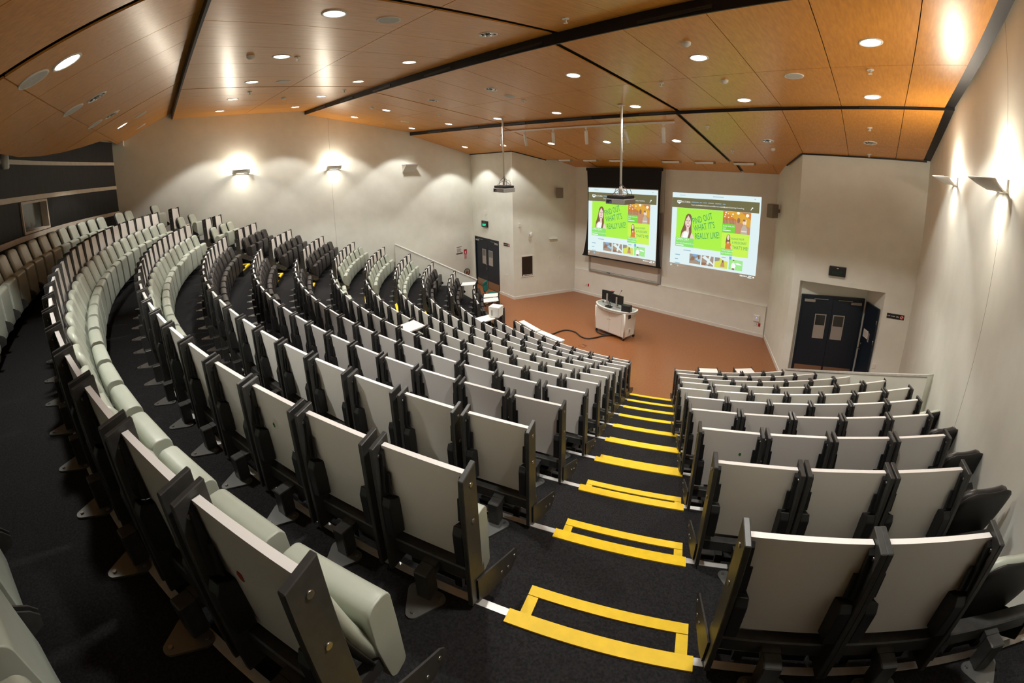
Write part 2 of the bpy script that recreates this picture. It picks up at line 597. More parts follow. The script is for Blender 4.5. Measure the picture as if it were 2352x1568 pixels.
def pad_bm(halfw=.203):
    # folded seat cushion: rounded top, soft faces, flat stitched ends
    prof = []
    def arc(cy, cz, r, a0, a1, n):
        for i in range(n + 1):
            a = rad(a0 + (a1 - a0) * i / n)
            prof.append((cy + r * cos(a), cz + r * sin(a)))
    arc(.282, .228, .038, 0, 90, 6)
    arc(.254, .222, .044, 90, 180, 6)
    prof.append((.209, .08))
    prof.append((.226, -.06))
    arc(.270, -.125, .034, 190, 270, 4)
    arc(.296, -.120, .030, 270, 350, 4)
    prof.append((.326, -.03))
    prof.append((.325, .10))
    bm = new_bm()
    n = len(prof)
    cy_ = sum(p[0] for p in prof) / n
    cz_ = sum(p[1] for p in prof) / n
    rings = []
    for x, sc_ in ((-1, .90), (-.995, .955), (-.97, .985), (-.955, .975), (-.94, .985), (-.85, .995), (-.5, 1.0), (0, 1.005), (.5, 1.0), (.85, .995), (.94, .985), (.955, .975), (.97, .985), (.995, .955), (1, .90)):
        rings.append([bm.verts.new((x * halfw, cy_ + (p[0] - cy_) * sc_, cz_ + (p[1] - cz_) * (sc_ * .3 + .7))) for p in prof])
    for a, b in zip(rings, rings[1:]):
        for i in range(n):
            bm.faces.new((a[i], a[(i + 1) % n], b[(i + 1) % n], b[i])).smooth = True
    bm.faces.new(rings[0]); bm.faces.new(rings[-1][::-1])
    return bm

P = {}
BACKLINE = [(.095, .485), (.125, .36), (.160, .22), (.200, .09), (.240, -.03)]
for c in ('green', 'black'):
    P['back_' + c] = mesh('backrest', cushion(BACKLINE, .060, .198, .08, sag=-.016, taper=.92, edge=.35), 'vinyl_' + c)
    P['pad_' + c] = mesh('seat_pad', pad_bm(), 'vinyl_' + c)
SHELLLINE = [(y - .034, z - .002) for y, z in BACKLINE]
P['shell'] = mesh('back_shell', cushion(SHELLLINE, .022, .212, .085, sag=-.010, taper=.94), 'shell')
# folded tablet
def tablet_bm():
    bm = new_bm()
    t = bmesh.new()
    add_box(t, (-.203, -.012, -.515), (.203, .012, 0))
    for f in t.faces:
        f.material_index = 0 if abs(f.normal.y) > .5 else 1
    merge(bm, t)
    return bm
TAB = mesh('writing_tablet', tablet_bm(), ['laminate', 'edge'])
TABF = Matrix.Translation((0, .0, .730)) @ Matrix.Rotation(rad(4.0), 4, 'X')
TABD = Matrix.Translation((0, .0, .735)) @ Matrix.Rotation(rad(-86.0), 4, 'X')
def post_bm(s):
    bm = new_bm()
    x0, x1 = (.206, .229) if s > 0 else (-.229, -.206)
    t = bmesh.new()
    add_prism(t, [(-.062, .03), (-.062, .735), (.038, .765), (.046, .03)], 'x', x0, x1)
    bmesh.ops.bevel(t, geom=t.edges[:], offset=.003, segments=1, affect='EDGES')
    merge(bm, t)
    xo = x1 if s > 0 else x0
    for z in (.685, .50):
        add_cyl(bm, .0105, -.004, .004, 10, 1, Matrix.Translation((xo, -.008, z)) @ Matrix.Rotation(pi / 2, 4, 'Y'))
        xi = x0 if s > 0 else x1
        if z > .6:
            add_cyl(bm, .008, -.004, .004, 8, 1, Matrix.Translation((xi, -.030, z)) @ Matrix.Rotation(pi / 2, 4, 'Y'))
    return bm
for s, n in ((-1, 'postL'), (1, 'postR')):
    P[n] = mesh('side_post', post_bm(s), ['steel', 'screw'])
def hinge_bm(s):
    bm = new_bm()
    xo, xi = .2055 * s, .158 * s
    a, b = min(xo, xi), max(xo, xi)
    t = bmesh.new()
    add_prism(t, [(-.012, .455), (-.045, .480), (-.062, .440), (-.058, .265), (.015, .245), (.015, .455)], 'x', a, b)
    bmesh.ops.bevel(t, geom=t.edges[:], offset=.004, segments=1, affect='EDGES')
    merge(bm, t)
    a2, b2 = (.186, .2055) if s > 0 else (-.2055, -.186)
    add_prism(bm, [(-.016, .475), (-.040, .50), (-.030, .70), (-.016, .715)], 'x', a2, b2)
    a3, b3 = (.170, .190) if s > 0 else (-.190, -.170)
    add_prism(bm, [(-.014, .475), (-.026, .49), (-.020, .60), (-.014, .60)], 'x', a3, b3)
    return bm
for s, n in ((-1, 'hingeL'), (1, 'hingeR')):
    P[n] = mesh('hinge_block', hinge_bm(s), 'plastic')
bm = new_bm()
add_rbox(bm, (-.2285, -.012, .115), (.2285, .062, .192), .006, 1)
P['beam'] = mesh('beam', bm, 'steel')
bm = new_bm()
add_rbox(bm, (-.215, .085, -.07), (.215, .125, -.025), .004, 1)
add_box(bm, (-.10, .06, -.06), (-.06, .24, .01))
add_box(bm, (.06, .06, -.06), (.10, .24, .01))
add_box(bm, (-.05, .115, -.05), (.13, .135, -.035), 1)
P['rail'] = mesh('seat_rail', bm, ['steel', 'chrome'])
bm = new_bm()
add_rbox(bm, (-.036, -.112, .008), (.036, -.040, .17), .005, 1)
add_box(bm, (-.036, -.042, .12), (.036, -.010, .17))
P['leg'] = mesh('leg', bm, 'steel')
bm = new_bm()
pts = []
for cx_, cy_, a0_, a1_ in ((0, -.19, 205, 335), (.060, -.085, -25, 90), (-.060, -.085, 90, 205)):
    for i in range(7):
        a_ = rad(a0_ + (a1_ - a0_) * i / 6)
        pts.append((cx_ + .035 * cos(a_), cy_ + .035 * sin(a_)))
add_prism(bm, pts, 'z', .0, .010)
for bx, by in ((0, -.195), (.066, -.078), (-.066, -.078)):
    add_cyl(bm, .009, .010, .018, 8, 1, Matrix.Translation((bx, by, 0)))
P['foot'] = mesh('foot_plate', bm, ['plate', 'screw'])
def bracket_bm(s):
    bm = new_bm()
    x0, x1 = (.231, .239) if s > 0 else (-.239, -.231)
    add_prism(bm, [(-.02, .03), (-.02, .16), (.05, .13), (.36, -.03), (.385, -.06), (.375, -.10), (.30, -.13), (.06, -.03)], 'x', x0, x1)
    xo = x1 if s > 0 else x0
    for y, z in ((.345, -.065), (.27, -.07), (.20, -.03)):
        add_cyl(bm, .009, -.004, .004, 8, 1, Matrix.Translation((xo, y, z)) @ Matrix.Rotation(pi / 2, 4, 'Y'))
    return bm
for s, n in ((-1, 'brL'), (1, 'brR')):
    P[n] = mesh('end_bracket', bracket_bm(s), ['steel', 'screw'])

SEAT_ROW_COL = {k: ('green' if k in (4, 5, 6, 10, 11, 12) else 'black') for k in range(1, 13)}
seat_count = 0
seats = {}
def place_seat(k, a, label, group, tablet='folded', endL=False, endR=False, rtweak=0.0, dx=0.0):
    global seat_count
    seat_count += 1
    c = SEAT_ROW_COL[k]
    jit = random.uniform(-.003, .003)
    m = polM(RR(k) - .0 + rtweak, a, ZZ(k)) @ Matrix.Rotation(jit, 4, 'Z')
    t = thing('lecture_seat', label, 'seat', m, group)
    sh = Matrix.Translation((dx, 0, 0))
    b = link('backrest', P['back_' + c], t, sh)
    link('back_shell', P['shell'], b)
    pad = link('seat_pad', P['pad_' + c], t, sh)
    if random.random() < .06 and k not in (11, 12):
        pad.matrix_local = sh @ Matrix.Translation((0, .31, -.15)) @ Matrix.Rotation(rad(-random.uniform(4, 10)), 4, 'X') @ Matrix.Translation((0, -.31, .15))
    link('beam', P['beam'], t)
    link('seat_rail', P['rail'], t)
    g = link('leg', P['leg'], t)
    link('foot_plate', P['foot'], g)
    if tablet:
        link('writing_tablet', TAB, t, TABF if tablet == 'folded' else TABD)
        for n in ('postL', 'postR'):
            link('side_post', P[n], t)
        for n in ('hingeL', 'hingeR'):
            link('hinge_block', P[n], t)
    if endL or not tablet:
        link('end_bracket', P['brL'], t)
    if endR or not tablet:
        link('end_bracket', P['brR'], t)
    return t

COLW = {'green': 'sage green', 'black': 'black'}
half = lambda k: degrees(.205 / RR(k))
# middle block, counted from the wide near stair
DEPLOY = {(5, 'mid'): 1.4}
for k in range(1, 13):
    lo, hi = aL[k] + half(k), aR[k] - half(k)
    n = round(rad(hi - lo) * RR(k) / .502) + 1
    best = None
    if k == 5:
        best = min(range(n), key=lambda i: abs(hi - (hi - lo) * i / (n - 1) - 1.4))
    for i in range(n):
        a = hi - (hi - lo) * i / (n - 1)
        if k == 12 and a > 23.2:
            continue
        if k == 12 and n - 1 - i == 2:
            continue                       # one place left free in the back row
        tab = 'folded' if k < 12 else None
        if i == best or (k == 1 and i == n - 1):
            tab = 'open'
        w_ = '%s fold-up seat, %s from the wide near stair in middle-block row %s counted up' % (COLW[SEAT_ROW_COL[k]], ORD[i], NUM[k])
        if k == 12:
            w_ = 'sage green fold-up seat along the dark back wall, %s from the far stair' % ORD[n - 1 - i]
        if tab == 'open':
            w_ = ('fold-up seat with its white writing tablet raised flat, middle of row five' if k == 5 else 'fold-up seat under the white box, far-stair end of the lowest middle row')
        place_seat(k, a, w_, 'seats of the middle block', tab, endL=(i == n - 1), endR=(i == 0), rtweak=(-.05 if k == 11 else 0), dx=(-.095 if k < 12 else 0))
for side, tabl in (('R', RBE), ('L', LBE)):
    for k, (a0, a1, n) in tabl.items():
        lo, hi = a0 + half(k), a1 - half(k)
        step = (hi - lo) / (n - 1) if n > 1 else degrees(.5 / RR(k))
        extra = 1 if k >= 6 else 0
        for i in range(n + extra):
            a = lo + step * i
            if i == n:
                a = hi + degrees(.52 / RR(k))
            tab = 'folded' if i < n else None
            if side == 'L' and k == 1 and i == n - 1:
                tab = 'open'
            if side == 'R':
                w_ = '%s fold-up seat, %s from the wide near stair in wall-side row %s counted up' % (COLW[SEAT_ROW_COL[k]], ORD[i], NUM[k])
                place_seat(k, a, w_, 'seats between the near stair and the side wall', tab, endL=(i == 0), endR=(i == n + extra - 1), dx=.085 if i < n else .06)
            else:
                w_ = '%s fold-up seat, %s from the far stair in far wall-side row %s counted up' % (COLW[SEAT_ROW_COL[k]], ORD[i], NUM[k])
                place_seat(k, -a, w_, 'seats between the far stair and the far side wall', tab, endL=(i == n + extra - 1), endR=(i == 0), dx=-.085 if i < n else -.06)
place_seat(12, -26.7, 'single sage green fold-up seat by itself beside the far side wall, topmost row', 'seats between the far stair and the far side wall', None)
print('SEATS', seat_count)

# front writing desks on the stage floor (tablet frames without seats)
bm = new_bm()
add_rbox(bm, (-.235, -.012, .115), (.235, .05, .19), .006, 1)
DESKBEAM = mesh('beam', bm, 'steel')
bm = new_bm()
add_box(bm, (-.03, -.02, 0), (.03, .05, .12))
add_box(bm, (-.10, -.09, 0), (.10, .09, .012))
DESKLEG = mesh('leg', bm, 'steel')
def desk(r, a, label, tab='folded'):
    t = thing('tablet_desk', label, 'desk', polM(r, a, 0), 'tablet desks in front of the lowest row')
    link('beam', DESKBEAM, t)
    link('leg', DESKLEG, t)
    link('writing_tablet', TAB, t, TABF if tab == 'folded' else TABD)
    for n in ('postL', 'postR'):
        link('side_post', P[n], t)
    for n in ('hingeL', 'hingeR'):
        link('hinge_block', P[n], t)
for i in range(8):
    a = 18.35 - half(0) - (18.35 + 17.64 - 2 * half(0)) * i / 7
    desk(RR(0), a, 'grey tablet desk on the stage floor, %s from the wide near stair in its run' % ORD[i])
desk(6.36, -30.6, 'single grey tablet desk standing free beside the green swivel chair')
for i, a in enumerate((-37.6, -42.2)):
    desk(6.40, a, ('white raised tablet desk nearer the stage, in front of the green swivel chair', 'white raised tablet desk nearer the side wall, in front of the green swivel chair')[i], 'open')
for i, a in enumerate((34.8, 42.3)):
    desk(6.38, a, 'white raised tablet desk %s past the foot of the wide near stair' % ('first', 'second')[i], 'open')
for i, a in enumerate((-12.9, -3.9)):
    t = thing('bench_shelf', ('long white shelf unit fixed before the front desks, end by the white box', 'long white shelf unit fixed before the front desks, end by the floor cable')[i], 'shelf', polM(6.215, a, 0), 'white shelf units before the front desks')
    bm = new_bm()
    add_rbox(bm, (-.46, -.085, .69), (.46, .10, .725), .004, 1)
    obj('top', bm, 'box_white', t)
    bm = new_bm()
    add_box(bm, (-.44, .06, .05), (.44, .08, .69))
    obj('front_panel', bm, 'box_white', t)
    for s in (-1, 1):
        bm = new_bm()
        add_box(bm, (s * .43 - .012, -.07, 0), (s * .43 + .012, .06, .69))
        obj('side_panel', bm, 'box_white', t)

# ------------------------------------------------------------------ ceiling: four folded bays of veneered panels
BAY = {'b0': (6.6075, .5775, -.0304), 'b1': (6.7803, .0667, -.0212), 'b2': (7.5066, -.1308, -.0249), 'b3': (8.500, -.2512, -.0195)}
def cz(b, x, y):
    a, by, cx_ = BAY[b]
    if b == 'b3' and y > 12.62:
        return a + by * y + cx_ * x + .15 - .10 * (y - 12.62)
    return a + by * y + cx_ * x
Y1, Y2, Y3 = .45, 4.50, 8.60
XJ = [.16, -.83, -1.84, -2.87, -3.92, -5.05, -6.12, -7.19, -8.33, -9.47, -10.53, -11.59, -12.65, -13.71]
XW = {4: .055, 9: .028}                    # the two wide recessed channels
def xdrift(y): return -.05 * (y - 4.5)
def xleft(y): return -15.2 + (y - 11.65) / (-15.65) * .48 + .005
def xright(y): return .52 + (11.65 - y) * .0633 - .15
def bay_panels(name, b, ys, gaps):
    bm = new_bm()
    T = .018
    for i in range(len(ys) - 1):
        ya, yb = ys[i] + gaps[i], ys[i + 1] - gaps[i + 1]
        for j in range(len(XJ) + 1):
            wl = XW.get(j, .005)          # joint j lies on the left of panel j-1 ... panels run right to left
            wr = XW.get(j - 1, .005)
            def xr(y): return xright(y) if j == 0 else XJ[j - 1] + xdrift(y) - wr
            def xl(y): return xleft(y) if j == len(XJ) else XJ[j] + xdrift(y) + wl
            q = []
            for (x, y) in ((xl(ya), ya), (xr(ya), ya), (xr(yb), yb), (xl(yb), yb)):
                if b == 'b0' and y < -1.5:      # curved rear edge of the ceiling
                    y = min(-1.04, CY - math.sqrt(max(1.0, 16.12 ** 2 - (x - CX) ** 2)))
                q.append((x, y, cz(b, x, (ya + yb) / 2 if b == 'b3' and False else y)))
            lo = [bm.verts.new(p) for p in q]
            hi = [bm.verts.new((p[0], p[1], p[2] + T)) for p in q]
            bm.faces.new(lo[::-1])
            bm.faces.new(hi)
            for e in range(4):
                bm.faces.new((lo[e], lo[(e + 1) % 4], hi[(e + 1) % 4], hi[e]))
    struct(name, bm, 'veneer')
bay_panels('ceiling', 'b0', [-1.7, -1.0, Y1 - .01], [0, .005, 0])
bay_panels('ceiling', 'b1', [Y1 + .02, 2.55, Y2 - .01], [0, .005, 0])
bay_panels('ceiling', 'b2', [Y2 + .02, 6.56, Y3 - .01], [0, .005, 0])
bay_panels('ceiling', 'b3', [Y3 + .02, 10.73, 12.615], [0, .005, 0])
bay_panels('ceiling', 'b3', [12.63, 13.9], [0, 0])
# dark void behind the joints
bm = new_bm()
for b, ya, yb in (('b0', -1.0, Y1), ('b1', Y1, Y2), ('b2', Y2, Y3), ('b3', Y3, 12.61), ('b3', 12.63, 14.0)):
    bm.faces.new([bm.verts.new((x, y, cz(b, x, y) + .045)) for x, y in ((-15.4, ya), (1.7, ya), (1.7, yb), (-15.4, yb))])
struct('ceiling_void', bm, 'channel')
# black bulkheads where the bays step
for i, (b, c, y) in enumerate((('b0', 'b1', Y1), ('b1', 'b2', Y2), ('b2', 'b3', Y3))):
    bm = new_bm()
    xa, xb = xleft(y) - .05, xright(y) + .16
    vs = []
    for x in (xa, xb):
        vs.append([bm.verts.new(p) for p in ((x, y - .01, cz(b, x, y) + .05), (x, y - .01, cz(c, x, y) - .004), (x, y + .018, cz(c, x, y) - .004), (x, y + .018, cz(b, x, y) + .05))])
    for e in range(4):
        bm.faces.new((vs[0][e], vs[1][e], vs[1][(e + 1) % 4], vs[0][(e + 1) % 4]))
    bm.faces.new(vs[0])
    bm.faces.new(vs[1][::-1])
    struct('trim_%d' % (20 + i), bm, 'black_gap')
    for x in ([-13.3, -11.2, -9.1, -6.8, -4.6, -2.2, -.3] if i else []):
        t = tag(obj('air_slot', new_bm() if False else (lambda q: (add_box(q, (x - .45, y - .022, cz(c, x, y) + .02), (x + .45, y - .010, cz(c, x, y) + .065), 0), [add_box(q, (x - .44, y - .026, cz(c, x, y) + .030 + .011 * s), (x + .44, y - .020, cz(c, x, y) + .033 + .011 * s), 1) for s in range(3)], q)[2])(new_bm()), ['plastic', 'channel']),
                'black air slot in the %s ceiling bulkhead, %s from the near side wall' % (('', 'upper', 'lower')[i], ORD[6 - [-13.3, -11.2, -9.1, -6.8, -4.6, -2.2, -.3].index(x)]), 'air vent', 'air slots in the ceiling bulkheads')
# black shadow line along the near side wall
bm = new_bm()
for b, ya, yb in (('b0', -1.0, Y1), ('b1', Y1, Y2), ('b2', Y2, Y3), ('b3', Y3, 11.6)):
    vs = []
    for y in (ya, yb):
        x0, x1 = xright(y) - .01, xright(y) + .149
        vs.append([bm.verts.new(p) for p in ((x0, y, cz(b, x0, y) + .022), (x1, y, cz(b, x1, y) + .004), (x1, y, cz(b, x1, y) + .03), (x0, y, cz(b, x0, y) + .04))])
    for e in range(4):
        bm.faces.new((vs[0][e], vs[1][e], vs[1][(e + 1) % 4], vs[0][(e + 1) % 4]))
struct('trim_30', bm, 'black_gap')
# thin dark line where the ceiling meets the front walls
def cline(name, pts):
    bm = new_bm()
    for a, b in zip(pts, pts[1:]):
        a, b = Vector(a), Vector(b)
        u = (b - a).normalized()
        n = Vector((u.y, -u.x)) * .03
        q = [a, b, b + n, a + n]
        lo = [bm.verts.new((p.x, p.y, cz('b3', p.x, min(p.y, 12.6)) - .028 if p.y < 12.62 else cz('b3', p.x, p.y) - .02)) for p in q]
        hi = [bm.verts.new((v.co.x, v.co.y, v.co.z + .06)) for v in lo]
        bm.faces.new(lo[::-1]); bm.faces.new(hi)
        for e in range(4):
            bm.faces.new((lo[e], lo[(e + 1) % 4], hi[(e + 1) % 4], hi[e]))
    struct(name, bm, 'black_gap')
cline('trim_31', [(-15.17, 11.60), C2, (-11.56, 12.6)])
cline('trim_32', [(-2.79, 12.6), (-2.2, 11.44), (.45, 11.6)])

def on_ceil(b, x, y):
    a, by, cx_ = BAY[b]
    n = Vector((-cx_, -by, 1)).normalized()
    xa = Vector((1, 0, cx_)).normalized()
    ya = n.cross(xa)
    m = Matrix((xa, ya, n)).transposed().to_4x4()
    m.translation = (x, y, cz(b, x, y))
    return m

bm = new_bm()
add_lathe(bm, [(.132, .004), (.132, -.006), (.122, -.011), (.108, -.008), (.104, .002)], 28)
P['dl_ring'] = mesh('trim_ring', bm, 'white_paint')
bm = new_bm()
add_cyl(bm, .106, -.004, .001, 28)
P['dl_lens'] = mesh('lens', bm, 'lamp')
bm = new_bm()
for s in range(14):
    a0, a1 = 2 * pi * s / 14, 2 * pi * (s + .86) / 14
    q = [(.045, -.0022), (.103, -.0045)]
    v = [bm.verts.new((q[0][0] * cos(a0), q[0][0] * sin(a0), q[0][1])), bm.verts.new((q[1][0] * cos(a0), q[1][0] * sin(a0), q[1][1])), bm.verts.new((q[1][0] * cos(a1), q[1][0] * sin(a1), q[1][1] - .012 * (s % 2))), bm.verts.new((q[0][0] * cos(a1), q[0][0] * sin(a1), q[0][1]))]
    bm.faces.new(v)
P['dl_reflector'] = mesh('reflector', bm, 'reflector')
bm = new_bm()
add_cyl(bm, .105, -.0015, .001, 28)
add_cyl(bm, .030, -.02, -.001, 12, 1)
P['dl_dark'] = mesh('lamp_well', bm, ['plastic', 'frost'])
bm = new_bm()
add_lathe(bm, [(.135, .003), (.135, -.007), (.126, -.011), (.118, -.008)], 28)
P['sp_ring'] = mesh('trim_ring', bm, 'white_paint')
bm = new_bm()
add_cyl(bm, .119, -.009, .001, 28)
P['sp_grille'] = mesh('grille', bm, 'mesh_white')
bm = new_bm()
add_cyl(bm, .045, -.012, .001, 16)
add_cyl(bm, .012, -.055, -.012, 10)
add_cyl(bm, .028, -.06, -.055, 12)
P['sprinkler'] = mesh('sprinkler', bm, 'white_paint')
bm = new_bm()
add_lathe(bm, [(.0, -.052), (.03, -.052), (.045, -.035), (.055, -.03), (.055, .001)], 20)
P['detector'] = mesh('smoke_detector', bm, 'white_paint')

BAYNAME = {'b0': 'rear', 'b1': 'second', 'b2': 'third', 'b3': 'front'}
lamps = []
def downlight(b, x, y, on, lab):
    t = thing('downlight', lab, 'ceiling light', on_ceil(b, x, y), 'recessed downlights in the wood ceiling')
    link('trim_ring', P['dl_ring'], t)
    if on:
        link('lens', P['dl_lens'], t)
        ld = bpy.data.lights.new('downlight_lamp', 'SPOT')
        ld.energy = DOWN_W
        ld.color = DOWN_COL
        ld.spot_size = rad(100)
        ld.spot_blend = .22
        ld.shadow_soft_size = .10
        lo = bpy.data.objects.new('downlight_lamp', ld)
        COL.objects.link(lo)
        lo.location = (x, y, cz(b, x, y) - .03)
    else:
        link('lamp_well', P['dl_dark'], t)
        link('reflector', P['dl_reflector'], t)
def col_word(x, xs): return ORD[sorted(xs, reverse=True).index(x)]
for b, y, on, off, row in (('b0', -.66, [-4.25, -10.85], [-6.38, -8.5], 'rear row'), ('b1', 1.65, [-.25, -2.3, -4.38, -6.5, -8.7, -11.09, -13.5], [], 'upper row of the second bay'), ('b1', 3.76, [-6.55, -8.7, -11.06, -13.43], [-4.46, -2.4], 'lower row of the second bay'),
                           ('b2', 5.75, [-.38, -2.45, -4.63, -11.41, -13.72], [-6.76, -8.92], 'upper row of the third bay'), ('b2', 8.02, [-.51, -2.56, -4.80, -6.99, -9.18, -11.58, -13.94], [], 'lower row of the third bay'),
                           ('b3', 10.47, [-5.04, -7.2, -9.36, -11.69, -14.02], [-.67, -2.77], 'front row over the stage')):
    for x in on + off:
        downlight(b, x, y, x in on, '%s downlight, %s from near side wall, %s' % ('lit' if x in on else 'unlit', col_word(x, on + off), row))
def speaker_r(b, x, y, n):
    t = thing('ceiling_speaker', 'round pale ceiling speaker grille, %s' % n, 'speaker', on_ceil(b, x, y), 'round ceiling speakers')
    link('trim_ring', P['sp_ring'], t)
    link('grille', P['sp_grille'], t)
for b, x, y, n in (('b0', -4.16, -.90, 'rear bay, nearest the camera'), ('b0', -6.27, -.92, 'rear bay, second from the camera'), ('b0', -8.40, -.92, 'rear bay, third from the camera'), ('b0', -10.90, -.29, 'rear bay, fourth from the camera'), ('b0', -13.48, -.37, 'rear bay, beside the far side wall'),
                   ('b1', -4.40, 2.28, 'second bay, beside the largest lit downlight'), ('b1', -8.71, 2.23, 'second bay, towards the far side wall'), ('b2', -6.84, 6.34, 'third bay, in its middle'), ('b2', -1.46, 6.83, 'third bay, towards the near side wall'), ('b2', -12.76, 7.09, 'third bay, towards the far side wall')):
    speaker_r(b, x, y, n)
SPR = [('b1', -3.35, 4.03, 'second bay, beside the wide channel'), ('b1', -6.52, 1.88, 'second bay, beside a lit downlight'), ('b1', -10.0, 1.84, 'second bay, upper row, far half'), ('b1', -10.0, 3.96, 'second bay, lower row, far half'),
       ('b2', -.45, 6.70, 'third bay, beside the near side wall'), ('b2', -3.49, 6.66, 'third bay, by the wide channel'), ('b2', -6.82, 6.73, 'third bay, in its middle'), ('b2', -10.39, 6.87, 'third bay, by the thin channel'), ('b2', -13.91, 6.94, 'third bay, beside the far side wall'),
       ('b3', -.63, 9.54, 'front bay, near side wall end, behind'), ('b3', -.73, 11.3, 'front bay, above the near door wall'), ('b3', -3.80, 9.43, 'front bay, by the wide channel, behind'), ('b3', -3.88, 11.34, 'front bay, by the wide channel, ahead'), ('b3', -7.19, 11.34, 'front bay, over the lectern'), ('b3', -3.82, 12.55, 'front bay, by the last white light bar')]
for b, x, y, n in SPR:
    o = link('sprinkler', P['sprinkler'], None)
    o.matrix_world = on_ceil(b, x, y)
    tag(o, 'small white sprinkler head in the wood ceiling, %s' % n, 'sprinkler', 'ceiling sprinklers')
for b, x, y, n in (('b1', -6.48, 1.22, 'second bay, upper row'), ('b1', -11.14, 2.84, 'second bay, far half'), ('b2', -2.37, 5.19, 'third bay, above a lit downlight'), ('b2', -11.37, 5.30, 'third bay, far half'), ('b2', -2.48, 6.82, 'third bay, between two lit downlights'), ('b3', -2.81, 11.1, 'front bay, near door wall end')):
    o = link('smoke_detector', P['detector'], None)
    o.matrix_world = on_ceil(b, x, y)
    tag(o, 'round white smoke detector in the wood ceiling, %s' % n, 'smoke detector', 'ceiling smoke detectors')

# white light bars in the step before the front wall
for i, x in enumerate((-10.52, -9.34, -8.22, -6.2, -5.12, -3.95)):
    t = thing('light_bar', 'white unlit light bar under the ceiling edge, %s from the far side' % ORD[i], 'ceiling light', Matrix.Translation((x, 12.55, cz('b3', x, 12.55))), 'white light bars before the front wall')
    bm = new_bm()
    add_prism(bm, [(-.06, 0), (-.045, -.045), (.075, -.065), (.09, -.01)], 'x', -.29, .29)
    obj('housing', bm, 'white_paint', t)
    for s in (-1, 1):
        bm = new_bm()
        add_box(bm, (s * .295 - .006, -.062, -.066), (s * .295 + .006, .092, .002))
        obj('end_cap', bm, 'grey', t)

# ------------------------------------------------------------------ spotlight track
t = thing('spotlight_track', 'long white spotlight track along the step in the ceiling', 'lighting track', Matrix.Translation((-7.25, 9.0, 6.30)))
bm = new_bm()
add_box(bm, (-2.85, -.02, .03), (2.85, .02, .07), 0, Matrix.Rotation(rad(1.1), 4, 'Y'))
obj('rail', bm, 'white_paint', t)
for x in (-2.6, -.9, .9, 2.6):
    bm = new_bm()
    add_cyl(bm, .008, .05, .17 - x * .005, 8, 0, Matrix.Translation((x, 0, -x * .019)))
    obj('hanger', bm, 'white_paint', t)
for i, (x, tx, tz) in enumerate(((-10.16, 20, 14), (-9.10, 18, 6), (-7.98, 30, 26), (-6.84, 16, 8), (-5.70, 12, -14), (-4.66, 10, 2))):
    zt = 6.30 - (x + 7.25) * .0192 + .03
    t = thing('track_spotlight', 'white tubular track spotlight, %s from the far side of the track' % ORD[i], 'spotlight', Matrix.Translation((x, 9.0, zt)), 'white track spotlights')
    bm = new_bm()
    add_rbox(bm, (-.025, -.018, -.04), (.025, .018, 0), .004, 1)
    add_cyl(bm, .010, -.09, -.04, 10)
    obj('mount', bm, 'white_paint', t)
    bm = new_bm()
    m4 = Matrix.Translation((0, 0, -.08)) @ Matrix.Rotation(rad(tz), 4, 'Y') @ Matrix.Rotation(rad(tx), 4, 'X')
    add_lathe(bm, [(.0, .0), (.036, 0), (.042, -.02), (.042, -.36), (.036, -.36), (.034, -.30), (0, -.30)], 16, 0, m4)
    for z in (-.12, -.25):
        add_cyl(bm, .010, -.055, .055, 8, 0, m4 @ Matrix.Translation((0, 0, z)) @ Matrix.Rotation(pi / 2, 4, 'Y'))
    obj('lamp_tube', bm, 'white_paint', t)

# ------------------------------------------------------------------ sconces
def sconce(Wl, x, y, z, lab):
    m = at_wall(Wl, x, y, z)
    t = thing('wall_sconce', lab, 'wall light', m, 'metal uplight sconces')
    bm = new_bm()
    add_rbox(bm, (-.20, -.022, -.075), (.20, 0, .055), .004, 1, 0)
    obj('back_plate', bm, 'grey', t)
    bm = new_bm()
    n = 14
    rows = []
    for j in range(n + 1):
        u = -1 + 2 * j / n
        dpt = .34 * math.sqrt(max(0.0, 1 - .82 * u * u))
        wx = .27 * u
        rows.append([bm.verts.new(p) for p in ((wx, -.018, -.070), (wx, -dpt * .42, -.058), (wx, -dpt * .72, -.010), (wx, -dpt, .052), (wx, -dpt * .985, .060), (wx, -dpt * .70, .006), (wx, -dpt * .42, -.040), (wx, -.022, -.052))])
    for a, b in zip(rows, rows[1:]):
        for i in range(8):
            if i == 7 or (i in (0, 6) and abs(rows.index(a) - n / 2 + .5) < 3.6):      # slot underneath lets the light down
                continue
            bm.faces.new((a[i], a[i + 1], b[i + 1], b[i])).smooth = True
    for r in (rows[0], rows[-1]):
        bm.faces.new(r)
    obj('bowl', bm, 'grey' if False else 'white_paint', t)
    bm = new_bm()
    add_cyl(bm, .018, -.12, .12, 12, 0, Matrix.Translation((0, -.085, .015)) @ Matrix.Rotation(pi / 2, 4, 'Y'))
    obj('lamp', bm, 'sconce_lamp', t)
    ld = bpy.data.lights.new('sconce_uplight', 'POINT')
    ld.energy = SCONCE_UP_W
    ld.color = SCONCE_COL
    ld.shadow_soft_size = .035
    lo = bpy.data.objects.new('sconce_uplight', ld)
    COL.objects.link(lo)
    lo.matrix_world = m @ Matrix.Translation((0, -.10, .085))
    ld = bpy.data.lights.new('sconce_downlight', 'AREA')
    ld.shape = 'RECTANGLE'
    ld.size, ld.size_y = .16, .05
    ld.energy = SCONCE_DN_W
    ld.color = SCONCE_COL
    ld.spread = rad(120)
    lo = bpy.data.objects.new('sconce_downlight', ld)
    COL.objects.link(lo)
    lo.matrix_world = m @ Matrix.Translation((0, -.085, -.085))
sconce(W_LEFT, -14.89, 2.31, 5.50, 'lit metal sconce on the far side wall, one further from the stage')
sconce(W_LEFT, -14.99, 5.39, 5.49, 'lit metal sconce on the far side wall, one nearer the stage')
